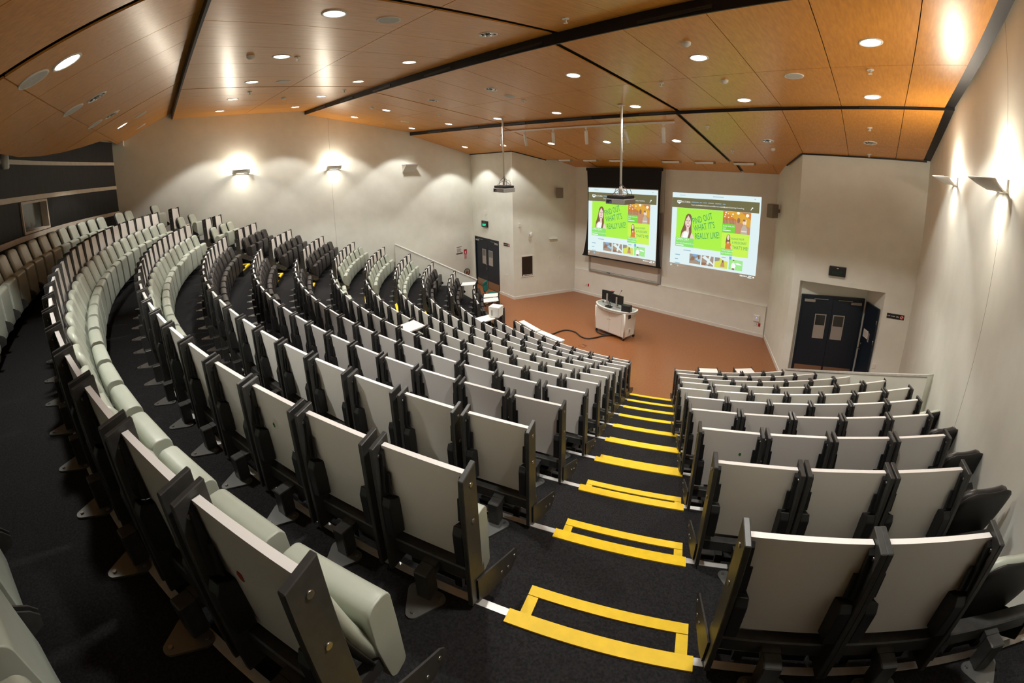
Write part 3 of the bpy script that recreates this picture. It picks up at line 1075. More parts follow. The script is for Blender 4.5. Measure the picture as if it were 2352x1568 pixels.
sconce(W_RIGHT, .75, 8.10, 5.26, 'lit metal sconce on the near side wall, one nearer the stage')
sconce(W_RIGHT, .92, 5.26, 5.30, 'lit metal sconce on the near side wall, one nearer the camera')
# unlit wedge fitting
t = thing('wall_sconce', 'unlit grey wedge-shaped sconce on the far side wall near the stage', 'wall light', at_wall(W_LEFT, -15.09, 8.45, 5.34))
bm = new_bm()
add_prism(bm, [(0, .16), (-.30, .16), (-.30, .13), (-.02, -.13), (0, -.13)], 'x', -.27, .27)
obj('housing', bm, 'white_paint', t)
bm = new_bm()
add_box(bm, (-.285, -.31, .14), (-.27, 0, .165))
add_box(bm, (.27, -.31, .14), (.285, 0, .165))
add_box(bm, (-.285, -.315, .145), (.285, -.30, .17))
obj('rim', bm, 'grey', t)
# joint lines of the side walls
bm = new_bm()
add_box(bm, (-.004, -.0015, -3.5), (.004, .002, 2.2), 0, at_wall(W_LEFT, -14.99, 5.30, 5.0))
struct('trim_33', bm, 'frost')
bm = new_bm()
add_box(bm, (-.003, -.0015, -2.5), (.003, .002, 2.2), 0, at_wall(W_RIGHT, .93, 5.24, 5.0))
struct('trim_34', bm, 'frost')

# ------------------------------------------------------------------ dark curved rear wall with pale stripes and a booth window
def curved(bm, r, a0, a1, z0, z1, t=.10, n=40, mi=0):
    fan(bm, r, r + t, z1, z0, lambda q: a0, lambda q: a1, n, mi)
WA0, WA1, WZ0, WZ1 = -11.7, -7.7, 4.70, 5.24
bm = new_bm()
for a0, a1, z0, z1 in ((-23.5, WA0, 3.9, 7.4), (WA1, 28.5, 3.9, 7.4), (WA0, WA1, 3.9, WZ0), (WA0, WA1, WZ1, 7.4)):
    curved(bm, R_BACK, a0, a1, z0, z1)
struct('wall_rear_curved', bm, 'darkwall')
for i, (z, h) in enumerate(((4.60, .085), (5.25, .085), (5.86, .075), (6.44, .075))):
    bm = new_bm()
    curved(bm, R_BACK - .022, -23.45, 28.4, z, z + h, .024, 60)
    struct('trim_%d' % (35 + i), bm, 'pale_timber')
# booth window
bm = new_bm()
tw = degrees(.045 / R_BACK)
for a0, a1, z0, z1 in ((WA0, WA0 + tw, WZ0, WZ1), (WA1 - tw, WA1, WZ0, WZ1), (WA0, WA1, WZ0, WZ0 + .04), (WA0, WA1, WZ1 - .04, WZ1)):
    curved(bm, R_BACK - .03, a0, a1, z0, z1, .30, 3)
wn = struct('window_1', bm, 'pale_timber', 'pale timber framed booth window in the dark rear wall')
bm = new_bm()
curved(bm, R_BACK + .10, WA0 + tw, WA1 - tw, WZ0 + .04, WZ1 - .04, .01, 4)
gm = mat('booth_glass', (.35, .38, .37), .08, spec=.8)
gm.node_tree.nodes['Principled BSDF'].inputs['Transmission Weight'].default_value = .75
obj('pane', bm, gm, wn)
bm = new_bm()
curved(bm, R_BACK + .55, WA0 - 2.5, WA1 + 2.5, 4.2, 5.8, .05, 4)
curved(bm, R_BACK + .45, WA1 - 1.5, WA1 - .75, 4.2, 5.8, .04, 2, 1)
struct('wall_booth', bm, ['booth', 'blue_frame'])
# lamp-like ceiling device on the rear wall
t = thing('wall_camera', 'pale cylindrical camera with a lime indicator on the dark rear wall', 'camera', polM(R_BACK - .03, -4.9, 5.92))
bm = new_bm()
add_rbox(bm, (-.06, .0, .10), (.06, .14, .20), .01, 2)
obj('bracket', bm, 'white_paint', t)
bm = new_bm()
add_lathe(bm, [(0, -.16), (.05, -.155), (.065, -.13), (.065, .07), (.05, .09), (0, .09)], 18, 0, Matrix.Translation((0, .12, 0)))
obj('housing', bm, 'white_paint', t)
bm = new_bm()
add_cyl(bm, .008, 0, .01, 8, 0, Matrix.Translation((.02, .145, .18)) @ Matrix.Rotation(-pi / 2, 4, 'X'))
obj('indicator', bm, 'led_lime', t)
# white bulkhead and exit sign in the far corner
bm = new_bm()
add_box(bm, (-14.80, -1.7, 6.40), (-14.30, -.88, 6.72))
struct('ceiling_bulkhead', bm, 'white_paint')

def exit_sign(name, m, lit, lab, wd=.36, ht=.24):
    t = thing('exit_sign', lab, 'exit sign', m)
    bm = new_bm()
    add_rbox(bm, (-wd / 2, -.07, -ht / 2), (wd / 2, 0, ht / 2), .008, 2)
    obj('housing', bm, 'plastic', t)
    me = text_mesh('EXIT', ht * .50, 'led_green' if lit else 'exit_dim', align='CENTER')
    link('lettering', me, t, Matrix.Translation((-.0, -.0715, -ht * .30)) @ Matrix.Rotation(pi / 2, 4, 'X'))
    bm = new_bm()
    add_box(bm, (-.022, -.073, ht * .30), (.022, -.069, ht * .37))
    obj('indicator', bm, 'paper', t)
exit_sign('a', at_wall(W_LDOOR, -14.11, 11.51, 2.885), True, 'lit green exit sign above the far navy double doors', .46, .27)
exit_sign('b', at_wall(W_RDOOR, -1.19, 11.54, 2.95), False, 'dark exit sign above the recessed near navy doors', .38, .23)
exit_sign('c', at_wall(W_LEFT, -14.775, -1.45, 6.36), True, 'lit green exit sign half hidden behind the dark rear wall', .46, .24)

# ------------------------------------------------------------------ doors
def door_leaf(parent, x0, x1, h, wx0, wx1, wz0, wz1, kick=True, y=0.0, closer=1):
    bm = new_bm()
    add_box(bm, (x0, y, .01), (x1, y + .045, h))
    lf = obj('leaf', bm, 'door', parent)
    bm = new_bm()
    f = .022
    for a, b, c, e in ((wx0 - f, wx1 + f, wz0 - f, wz0), (wx0 - f, wx1 + f, wz1, wz1 + f), (wx0 - f, wx0, wz0, wz1), (wx1, wx1 + f, wz0, wz1)):
        add_box(bm, (a, y - .012, c), (b, y + .0, e))
    obj('vision_frame', bm, 'frost', lf)
    zm = wz0 + (wz1 - wz0) * .55
    bm = new_bm()
    add_box(bm, (wx0, y - .006, zm), (wx1, y - .001, wz1))
    obj('pane', bm, 'glass_grey' if closer > 0 else 'glass_dark', lf)
    bm = new_bm()
    add_box(bm, (wx0, y - .007, wz0), (wx1, y - .001, zm))
    obj('paper_cover', bm, 'frost', lf)
    if kick:
        bm = new_bm()
        add_box(bm, (x0 + .02, y - .004, .02), (x1 - .02, y, .34))
        obj('kick_plate', bm, 'kick', lf)
    bm = new_bm()
    cx_ = x0 + .16 if abs(closer) == 1 else x1 - .16
    add_rbox(bm, (cx_ - .13, y - .05, h - .13), (cx_ + .13, y, h - .065), .006, 1)
    s = 1 if abs(closer) == 1 else -1
    add_box(bm, (cx_ + s * .1 - (.0 if s > 0 else .34), y - .035, h - .05), (cx_ + s * .1 + (.34 if s > 0 else 0), y - .02, h - .035))
    obj('door_closer', bm, 'grey', lf)
    return lf
def structure_root(name, m, label):
    o = bpy.data.objects.new(name, None)
    COL.objects.link(o)
    o.matrix_world = m
    o['kind'] = 'structure'
    o['label'] = label
    return o
d1 = structure_root('door_1', wframe(*W_LDOOR, .17, 0), 'navy double doors in the far door wall')
bm = new_bm()
for a, b, z0, z1 in ((0, .04, 0, 2.26), (1.90, 1.94, 0, 2.26), (.04, 1.90, 2.20, 2.26)):
    add_box(bm, (a, -.012, z0), (b, .12, z1))
obj('frame', bm, 'door', d1)
door_leaf(d1, .045, .967, 2.20, .58, .84, 1.10, 1.72, closer=1, y=.03)
l2 = door_leaf(d1, .973, 1.895, 2.20, 1.10, 1.38, 1.10, 1.72, closer=2, y=.03)
bm = new_bm()
add_tube(bm, [(1.01, -.02, .86), (1.01, -.045, .88), (1.01, -.045, 1.10), (1.01, -.02, 1.12)], .011, 8)
obj('pull_handle', bm, 'chrome', l2)
bm = new_bm()
add_box(bm, (-15.2, 11.75, -.2), (-12.9, 11.95, 2.6))
struct('wall_behind_doors', bm, 'black_gap')

# recessed near entrance
NA, NB, NC, ND = (-2.01, 11.492), (-1.99, 11.70), (-.50, 12.30), (-.085, 11.612)
bm = new_bm()
for a, b in ((NA, NB), (NB, NC), (NC, ND)):
    a, b = Vector(a), Vector(b)
    u = (b - a).normalized()
    n = Vector((-u.y, u.x)) * .1
    add_prism(bm, [tuple(a), tuple(b), tuple(b + n), tuple(a + n)], 'z', 0, 2.75)
add_prism(bm, [NA, (NB[0], NB[1] + .2), (NC[0], NC[1] + .2), (ND[0] + .1, ND[1])], 'z', 2.60, 2.72)
struct('wall_entrance_recess', bm, 'wall')
d2 = structure_root('door_2', wframe(NB, NC, .02, 0) @ Matrix.Translation((0, -.062, 0)), 'navy double doors in the recessed near entrance')
bm = new_bm()
for a, b, z0, z1 in ((0, .035, 0, 2.22), (1.495, 1.53, 0, 2.22), (.035, 1.495, 2.18, 2.22)):
    add_box(bm, (a, -.006, z0), (b, .06, z1))
obj('frame', bm, 'door', d2)
door_leaf(d2, .04, .762, 2.18, .40, .63, 1.12, 1.72, closer=-1, y=0)
door_leaf(d2, .768, 1.49, 2.18, .84, 1.08, 1.12, 1.72, closer=-2, y=0)
d3 = structure_root('door_3', wframe(NC, ND, .14, 0) @ Matrix.Translation((0, -.03, 0)), 'single navy door in the splayed side of the near entrance')
bm = new_bm()
add_box(bm, (0, -.035, .01), (.60, .005, 2.18))
lf = obj('leaf', bm, 'door', d3)
bm = new_bm()
add_tube(bm, [(.06, -.035, 1.0), (.06, -.09, 1.0), (.16, -.09, 1.0)], .010, 8)
add_cyl(bm, .026, -.046, -.035, 12, 0, Matrix.Translation((.06, 0, 1.12)) @ Matrix.Rotation(pi / 2, 4, 'X') @ Matrix.Translation((0, 0, .08)))
obj('lever_handle', bm, 'chrome', lf)
for z in (.55, 1.35, 1.85):
    bm = new_bm()
    add_cyl(bm, .010, z - .05, z + .05, 8, 0, Matrix.Translation((.60, -.035, 0)))
    obj('hinge', bm, 'screw', lf)
tag(obj('door_notice', (lambda q: (add_box(q, (.10, -.039, 1.33), (.33, -.036, 1.53), 0), add_box(q, (.335, -.039, 1.28), (.40, -.036, 1.50), 1), [add_box(q, (.12, -.0395, 1.36 + .022 * i), (.30 - .03 * (i % 2), -.0388, 1.366 + .022 * i), 1) for i in range(6)], q)[3])(new_bm()), ['paper', 'grey'], None, d3.matrix_world.copy()), 'pale paper notice on the single navy door', 'notice')

# ------------------------------------------------------------------ low sloping walls beside the lowest rows
def low_wall(name, a, b, za, zb, t):
    a, b = Vector(a), Vector(b)
    u = (b - a).normalized()
    n = Vector((-u.y, u.x)) * t
    bm = new_bm()
    def hexa(z0a, z0b, z1a, z1b, p, q, n, mi):
        v = [bm.verts.new((*c, z)) for c, z in ((p, z0a), (q, z0b), (q + n, z0b), (p + n, z0a), (p, z1a), (q, z1b), (q + n, z1b), (p + n, z1a))]
        for f in ((3, 2, 1, 0), (4, 5, 6, 7), (0, 1, 5, 4), (1, 2, 6, 5), (2, 3, 7, 6), (3, 0, 4, 7)):
            bm.faces.new([v[i] for i in f]).material_index = mi
    hexa(0, 0, za, zb, a, b, n, 0)
    n2 = n.normalized()
    hexa(za, zb, za + .03, zb + .03, a - n2 * .012, b - n2 * .012 + u * .015, n + n2 * .024, 1)
    struct(name, bm, ['wall', 'alu'])
low_wall('wall_low_left', LLOW0, LLOW1, 2.41, .87, -.11)
low_wall('wall_low_right', RLOW0, RLOW1, 2.58, .88, .11)
# dark skirting where tiers meet the low walls
# ------------------------------------------------------------------ small wall fittings
def plate(name, Wl, x, y, z, wd, ht, m, lab, cat, dp=.012, group=None):
    bm = new_bm()
    add_rbox(bm, (-wd / 2, -dp, -ht / 2), (wd / 2, 0, ht / 2), min(.004, dp / 3), 1)
    o = obj(name, bm, m)
    o.matrix_world = at_wall(Wl, x, y, z)
    tag(o, lab, cat, group)
    return o
plate('light_switch', W_LDOOR, -13.0, 11.36, .98, .07, .12, 'white_paint', 'small white switch beside the far double doors', 'switch')
plate('light_switch', W_LDOOR, -12.58, 11.30, .88, .08, .16, 'white_paint', 'taller white switch near the corner past the far doors', 'switch')
plate('wall_sensor', W_LDOOR, -14.05, 11.50, 3.38, .10, .15, 'white_paint', 'small white sensor high above the lit exit sign', 'sensor', .03)
plate('light_switch', W_LCANT, -11.33, 13.16, 1.56, .10, .12, 'white_paint', 'small white switch on the canted wall beside the screen', 'switch')
plate('wall_sensor', W_LCANT, -11.98, 11.48, 3.03, .08, .16, 'white_paint', 'small white motion sensor near the canted wall corner', 'sensor', .05)
plate('wall_shelf', W_LCANT, -11.45, 12.87, 2.375, .36, .018, 'white_paint', 'thin white shelf ledge on the canted wall', 'shelf', .10)
plate('light_switch', W_RDOOR, -.04, 11.61, .80, .07, .12, 'white_paint', 'small white switch beside the near entrance', 'switch')
def socket(Wl, x, y, z, lab):
    t = thing('power_socket', lab, 'socket', at_wall(Wl, x, y, z, .06))
    bm = new_bm()
    add_rbox(bm, (-.15, -.012, -.05), (0, 0, .05), .003, 1)
    obj('socket_plate', bm, 'white_paint', t)
    bm = new_bm()
    add_rbox(bm, (.005, -.014, -.055), (.07, 0, .055), .003, 1)
    obj('alarm_plate', bm, 'red', t)
    bm = new_bm()
    add_box(bm, (-.06, -.0135, -.03), (-.045, -.0115, .03))
    add_box(bm, (-.08, -.0135, .015), (-.06, -.0115, .03))
    obj('slots', bm, 'grey', t)
socket(W_FRONT, -10.33, 13.86, .42, 'white and red socket low on the front wall beneath the screen')
socket(W_FRONT, -3.50, 13.86, .40, 'white and red socket low on the front wall by the corner')
t = thing('wireless_router', 'white rounded network box above the socket by the corner', 'router', at_wall(W_FRONT, -3.57, 13.86, .60, .06))
bm = new_bm()
add_rbox(bm, (-.10, -.045, -.11), (.10, 0, .11), .02, 3)
obj('case', bm, 'box_white', t)
bm = new_bm()
add_cyl(bm, .012, 0, .003, 10, 0, Matrix.Translation((0, -.045, .02)) @ Matrix.Rotation(pi / 2, 4, 'X'))
obj('indicator', bm, 'led_blue', t)
def wall_speaker(Wl, x, y, z, lab, yaw):
    t = thing('wall_speaker', lab, 'speaker', at_wall(Wl, x, y, z), 'taupe wall speakers')
    bm = new_bm()
    add_box(bm, (-.03, -.10, -.05), (.03, 0, .05))
    obj('bracket', bm, 'grey', t)
    m4 = Matrix.Translation((0, -.20, 0)) @ Matrix.Rotation(rad(yaw), 4, 'Z')
    bm = new_bm()
    add_rbox(bm, (-.135, -.10, -.20), (.135, .10, .20), .012, 2)
    c = obj('cabinet', bm, 'speaker', t, m4)
    bm = new_bm()
    add_rbox(bm, (-.125, -.108, -.19), (.125, -.098, .19), .004, 1)
    add_cyl(bm, .02, 0, .004, 12, 0, Matrix.Translation((0, -.108, 0)) @ Matrix.Rotation(pi / 2, 4, 'X'))
    obj('grille', bm, 'speaker', c)
wall_speaker(W_LCANT, -11.37, 13.07, 4.24, 'taupe box speaker on the far canted wall beside the screen', -25)
wall_speaker(W_RCANT, -3.12, 13.46, 4.06, 'taupe box speaker in the corner beside the larger projection', 28)
t = thing('wall_camera', 'white dome camera on a bracket on the canted wall', 'camera', at_wall(W_LCANT, -11.82, 11.91, 2.68))
bm = new_bm()
add_box(bm, (-.03, -.02, -.02), (.03, 0, .06))
add_tube(bm, [(0, -.01, .04), (.02, -.09, .05), (0, -.15, .03)], .014, 8)
obj('bracket', bm, 'white_paint', t)
bm = new_bm()
add_lathe(bm, [(0, -.14), (.05, -.12), (.06, -.08), (.06, .05), (.045, .07), (0, .07)], 16, 0, Matrix.Translation((-.02, -.16, -.02)))
obj('housing', bm, 'white_paint', t)
bm = new_bm()
add_cyl(bm, .02, 0, .02, 10, 0, Matrix.Translation((-.07, -.18, -.05)) @ Matrix.Rotation(-pi / 2, 4, 'Y'))
obj('lens', bm, 'plastic', t)
# equipment rack window
t = thing('equipment_cabinet', 'black glazed equipment cabinet let into the canted wall', 'cabinet', at_wall(W_LCANT, -11.865, 11.78, 1.335))
bm = new_bm()
for a, b, c, e in ((-.27, .27, .40, .44), (-.27, .27, -.44, -.40), (-.27, -.235, -.40, .40), (.235, .27, -.40, .40)):
    add_box(bm, (a, -.02, c), (b, 0, e))
obj('frame', bm, 'white_paint', t)
bm = new_bm()
add_box(bm, (-.235, -.008, -.40), (.235, -.002, .40))
obj('glass_door', bm, 'glass_dark', t)
bm = new_bm()
for i in range(7):
    add_box(bm, (-.19 + .06 * i, -.014, -.385), (-.155 + .06 * i, -.008, -.345))
obj('vent_slots', bm, 'paper', t)
# notices, signs
def notice(name, Wl, x, y, z, wd, ht, lab, red=False):
    t = thing(name, lab, 'notice', at_wall(Wl, x, y, z))
    bm = new_bm()
    add_box(bm, (-wd / 2, -.004, -ht / 2), (wd / 2, 0, ht / 2))
    obj('sheet', bm, 'paper', t)
    bm = new_bm()
    if red:
        add_box(bm, (-wd / 2, -.006, 0), (wd / 2, -.004, ht / 2), 0)
        add_prism(bm, [(-.035, .03), (.035, .03), (.035, .10), (.0, .16), (-.035, .10)], 'y', -.0075, -.006, 1)
        for i in range(5):
            add_box(bm, (-wd / 2 + .015, -.006, -ht / 2 + .02 + .04 * i), (wd / 2 - .015, -.004, -ht / 2 + .04 + .04 * i), 0)
        obj('print', bm, ['red', 'paper'], t)
    else:
        add_box(bm, (-wd / 2, -.006, -ht / 2), (wd / 2, -.004, -ht / 2 + .05))
        for i in range(6):
            add_box(bm, (-wd / 2 + .04, -.006, -ht / 2 + .09 + .03 * i), (wd / 2 - .06 - .03 * (i % 3), -.004, -ht / 2 + .10 + .03 * i))
        add_box(bm, (-wd / 2 + .03, -.006, ht / 2 - .055), (wd / 2 - .05, -.004, ht / 2 - .03))
        obj('print', bm, 'ink', t)
notice('wall_notice', W_LEFT, -15.175, 10.83, 1.69, .36, .36, 'white printed notice with black foot on the far side wall')
notice('fire_notice', W_LEFT, -15.185, 11.16, 1.46, .17, .44, 'red and white fire notice beside the far doors', True)
def door_sign(Wl, x, y, z, wd, ht, lab):
    t = thing('door_sign', lab, 'sign', at_wall(Wl, x, y, z), 'black door signs with red ring')
    bm = new_bm()
    add_rbox(bm, (-wd / 2, -.01, -ht / 2), (wd / 2, 0, ht / 2), .003, 1)
    obj('sign_board', bm, 'plastic', t)
    bm = new_bm()
    for i in range(12):
        if i not in (3, 8):
            add_box(bm, (-wd * .45 + wd * .055 * i, -.0115, -.010), (-wd * .45 + wd * .055 * i + wd * .035, -.0098, .012 - .004 * (i % 2)))
    obj('print', bm, 'paper', t)
    bm = new_bm()
    m4 = Matrix.Translation((wd * .36, -.010, 0)) @ Matrix.Rotation(pi / 2, 4, 'X')
    add_cyl(bm, ht * .36, 0, .001, 20, 0, m4)
    add_lathe(bm, [(ht * .36, .001), (ht * .36, .002), (ht * .28, .002), (ht * .28, .001)], 20, 1, m4)
    add_box(bm, (-ht * .3, -.012, .0012), (ht * .3, .012, .0022), 1, m4 @ Matrix.Rotation(rad(-45), 4, 'Z'))
    add_box(bm, (-ht * .14, -ht * .10, .001), (ht * .10, ht * .10, .0018), 2, m4)
    obj('symbol', bm, ['paper', 'red', 'ink'], t)
door_sign(W_LDOOR, -12.55, 11.30, 2.195, .42, .125, 'black sign with red ring beside the far doors')
door_sign(W_RDOOR, .21, 11.63, 2.085, .38, .12, 'black sign with red ring beside the near entrance')
# round floor fan by the far wall
t = thing('hose_reel', 'round dark-rimmed reel on the far side wall behind the low wall', 'hose reel', at_wall(W_LEFT, -15.19, 11.18, .62))
bm = new_bm()
add_lathe(bm, [(.17, 0), (.17, -.02), (.145, -.02), (.145, 0)], 28, 0, Matrix.Rotation(pi / 2, 4, 'X') @ Matrix.Translation((0, 0, .05)) @ Matrix.Scale(1, 4))
obj('rim', bm, 'plastic', t)
bm = new_bm()
for i in range(5):
    add_box(bm, (-.012, -.06, .0), (.012, -.045, .15), 0, Matrix.Rotation(2 * pi * i / 5, 4, 'Y'))
add_cyl(bm, .04, .0, .07, 14, 0, Matrix.Rotation(pi / 2, 4, 'X'))
obj('hub', bm, 'bronze', t)

# ------------------------------------------------------------------ whiteboard, projection screen, projections
t = thing('whiteboard', 'wide whiteboard in a grey frame behind the hanging screen', 'whiteboard', wframe(*W_FRONT, .75, 0))
bm = new_bm()
add_box(bm, (.04, -.022, 1.12), (3.19, -.004, 3.60))
obj('board', bm, 'board', t)
bm = new_bm()
for a, b, c, e in ((0, .07, 1.05, 1.62), (3.13, 3.24, 1.05, 3.64), (0, .07, 1.62, 3.64), (.07, 3.13, 3.58, 3.64)):
    add_box(bm, (a, -.05, c), (b, 0, e))
obj('frame', bm, 'frost', t)
bm = new_bm()
add_box(bm, (.05, -.11, 1.05), (3.19, 0, 1.075))
add_box(bm, (.05, -.11, 1.075), (3.19, -.10, 1.10))
obj('pen_tray', bm, 'grey', t)
o = obj('board_duster', (lambda q: (add_rbox(q, (-.07, -.02, 0), (.07, .02, .035), .005, 1), q)[1])(new_bm()), 'blue_frame', None)
o.matrix_world = t.matrix_world @ Matrix.Translation((.98, -.05, 1.076))
tag(o, 'dark blue duster on the whiteboard pen tray', 'duster')

SY = 13.62                                # hanging screen stands this far from the camera plane
def shrink(x, z): 
    f = SY / 13.86
    return x * f, EYE + (z - EYE) * f
t = thing('projection_screen', 'hanging projection screen with black borders and curved sides', 'projection screen', Matrix.Translation((0, SY, 0)))
xl0, zt = shrink(-10.48, 5.20); xr0, _ = shrink(-7.20, 5.17)
xl1, zb = shrink(-10.67, 1.66); xr1, zb2 = shrink(-7.10, 1.63)
bm = new_bm()
L_, R_ = [], []
for i in range(17):
    s = i / 16
    z = zt + (zb - zt) * s
    bow = .11 * (s ** 3)
    L_.append((xl0 + .06 * sin(pi * s * .9) - (xl0 - xl1) * s ** 4, z))
    R_.append((xr0 - .06 * sin(pi * s * .9) + (xr1 - xr0) * s ** 4, z))
add_prism(bm, L_ + R_[::-1], 'y', .004, .010)
obj('border_cloth', bm, 'black_cloth', t)
a = shrink(-10.41, 4.47); b = shrink(-7.31, 1.72)
bm = new_bm()
add_box(bm, (a[0] + .01, .001, b[1] - .03), (b[0], .004, a[1]))
obj('screen_cloth', bm, 'screen_white', t)
bm = new_bm()
add_cyl(bm, .025, xl1, xr1, 14, 0, Matrix.Translation((0, .006, zb)) @ Matrix.Rotation(pi / 2, 4, 'Y'))
obj('bottom_bar', bm, 'black_cloth', t)
bm = new_bm()
add_rbox(bm, (xl0 - .03, -.03, zt - .08), (xr0 + .03, .05, zt + .03), .01, 1)
obj('roller_case', bm, 'black_cloth', t)

E1 = 0.52
for nm, c in (('pg_white', srgb(222, 240, 242)), ('pg_head', srgb(112, 108, 74)), ('pg_green', srgb(172, 240, 74)), ('pg_lime', srgb(200, 242, 84)), ('pg_mid', srgb(120, 214, 62)), ('pg_pale', srgb(140, 226, 110)), ('pg_deep', srgb(48, 152, 108)), ('pg_brown', srgb(150, 110, 84)), ('pg_hair', srgb(128, 96, 72)), ('pg_skin', srgb(236, 214, 200)), ('pg_teeth', srgb(248, 248, 245)), ('pg_orange', srgb(214, 132, 58)), ('pg_amber', srgb(222, 168, 60)), ('pg_spark', srgb(255, 250, 225)), ('pg_shirt', srgb(190, 180, 165)), ('pg_tan', srgb(196, 146, 110)), ('pg_blue', srgb(120, 172, 222)), ('pg_sky', srgb(160, 206, 232)), ('pg_grey', srgb(150, 146, 138)), ('pg_stone', srgb(168, 146, 126)), ('pg_field', srgb(214, 222, 90)), ('pg_leaf', srgb(160, 232, 142)), ('pg_text', srgb(246, 252, 250)), ('pg_link', srgb(142, 178, 196)), ('pg_lip', srgb(190, 110, 110))):
    M[nm] = glow(nm, c, E1)
def projection(name, lab, x0, z0, W_, H_, y):
    t = thing(name, lab, 'projected image', Matrix.Translation((x0, y, z0)), 'projected web pages')
    lay = [0]
    def place(nm, me, yy):
        return link(nm, me, t, Matrix.Translation((0, -yy, 0)))
    def poly(nm, uv, m, l):
        bm = new_bm()
        bm.faces.new([bm.verts.new((u * W_, 0, -v * H_)) for u, v in uv])
        me = bpy.data.meshes.new(nm)
        bm.to_mesh(me); bm.free()
        me.materials.append(M[m])
        return place(nm, me, .0012 * l)
    def polys(nm, lst, l):
        bm = new_bm(); ms = []
        for i, (uv, m, dl) in enumerate(lst):
            if m not in ms: ms.append(m)
            f = bm.faces.new([bm.verts.new((u * W_, -.0012 * dl, -v * H_)) for u, v in uv])
            f.material_index = ms.index(m)
        me = bpy.data.meshes.new(nm)
        bm.to_mesh(me); bm.free()
        for m in ms: me.materials.append(M[m])
        return place(nm, me, .0012 * l)
    def rect(u0, v0, u1, v1): return [(u0, v0), (u1, v0), (u1, v1), (u0, v1)]
    def ell(cu, cv, ru, rv, n=20): return [(cu + ru * cos(2 * pi * i / n), cv + rv * sin(2 * pi * i / n)) for i in range(n)]
    def text(nm, s, u, v, size, m, l, rot=0, sq=1.0, shear=0):
        me = text_mesh(s, size * H_, m, squeeze=sq, extrude=0, shear=shear)
        return link(nm, me, t, Matrix.Translation((u * W_, -.0012 * l, -v * H_)) @ Matrix.Rotation(rad(-rot), 4, 'Y') @ Matrix.Rotation(pi / 2, 4, 'X'))
    poly('page', rect(0, 0, 1, 1), 'pg_white', 0)
    poly('header_band', rect(0, .068, .985, .205), 'pg_head', 1)
    poly('green_banner', rect(.062, .207, .605, .748), 'pg_green', 1)
    poly('lime_tile', rect(.605, .487, .905, .787), 'pg_lime', 1)
    # header
    polys('crest', [([(.062, .105), (.112, .105), (.112, .135), (.087, .155), (.062, .135)], 'pg_text', 0), ([(.072, .112), (.085, .112), (.085, .132), (.072, .126)], 'pg_head', 1), ([(.090, .112), (.103, .112), (.103, .126), (.090, .132)], 'pg_head', 1)], 2)
    text('header_name', 'VICTORIA', .115, .135, .036, 'pg_text', 3, sq=.80)
    for s, u in (('Future students', .235), ('International students', .342), ('Current students', .490), ('Research', .606), ('Learning & teaching', .677)):
        text('menu_entry', s, u, .166, .0265, 'pg_text', 3, sq=.86)
    polys('menu_small_line', [(rect(u, .115, u + w_, .125), 'pg_link', 0) for u, w_ in ((.235, .085), (.33, .03), (.372, .045), (.43, .065), (.51, .07), (.595, .03))], 3)
    polys('search_icon', [([(.895, .172), (.900, .176), (.912, .150), (.907, .146)], 'pg_text', 0), (ell(.914, .145, .008, .010, 12), 'pg_text', 0)], 3)
    # woman
    polys('woman_picture', [
        ([(.118, .60), (.125, .53), (.150, .45), (.165, .37), (.178, .31), (.200, .282), (.228, .287), (.245, .315), (.250, .37), (.248, .46), (.252, .54), (.240, .62), (.225, .63), (.120, .63)], 'pg_hair', 0),
        ([(.125, .63), (.135, .56), (.165, .525), (.195, .515), (.215, .52), (.255, .54), (.285, .60), (.292, .63)], 'pg_skin', 1),
        ([(.140, .63), (.160, .545), (.190, .53), (.215, .535), (.222, .63)], 'pg_text', 2),
        ([(.188, .53), (.188, .46), (.218, .46), (.220, .53), (.205, .545)], 'pg_skin', 3),
        (ell(.205, .395, .036, .088, 24), 'pg_skin', 4),
        ([(.168, .40), (.172, .33), (.190, .305), (.205, .302), (.196, .33), (.180, .36)], 'pg_hair', 5), ([(.205, .302), (.228, .31), (.240, .34), (.242, .40), (.232, .35)], 'pg_hair', 5),
        ([(.225, .47), (.246, .42), (.252, .54), (.232, .63), (.205, .63), (.222, .55)], 'pg_hair', 5),
        (ell(.206, .440, .017, .022, 14), 'pg_lip', 6), (ell(.206, .437, .014, .011, 14), 'pg_teeth', 7),
        (ell(.191, .378, .007, .006, 10), 'pg_hair', 6), (ell(.221, .378, .007, .006, 10), 'pg_hair', 6), ([(.203, .38), (.209, .38), (.211, .412), (.201, .412)], 'pg_tan', 6)], 3)
    text('banner_line', 'FIND OUT', .270, .425, .125, 'pg_deep', 4, rot=20, sq=.50)
    text('banner_line', "WHAT IT'S", .285, .520, .125, 'pg_deep', 4, rot=15, sq=.50)
    text('banner_line', 'REALLY LIKE!', .300, .625, .120, 'pg_deep', 4, rot=9, sq=.50)
    poly('banner_caption', rect(.062, .62, .285, .747), 'pg_pale', 14)
    text('caption_title', 'OPEN DAY', .070, .660, .046, 'pg_text', 15, sq=.85)
    text('caption_text', 'Get a taste of university life on', .070, .705, .026, 'pg_text', 15, sq=.80)
    polys('caption_line', [(rect(.070, .722, .165, .734), 'pg_text', 0)], 15)
    # photograph tile
    lst = [(rect(.605, .207, .905, .487), 'pg_tan', 0), (rect(.605, .207, .905, .32), 'pg_orange', 1), ([(.63, .207), (.80, .207), (.905, .30), (.905, .40), (.76, .32)], 'pg_amber', 2)]
    for u, v, r_ in ((.637, .225, .009), (.632, .253, .008), (.626, .278, .007), (.668, .285, .007), (.713, .240, .009), (.77, .222, .016), (.868, .245, .018), (.70, .27, .006), (.66, .24, .006)):
        lst.append((ell(u, v, r_, r_ * 1.15, 12), 'pg_spark', 3))
    for i in range(9):
        u = .61 + .016 * i
        lst.append((rect(u, .30, u + .006, .38), 'pg_brown', 3))
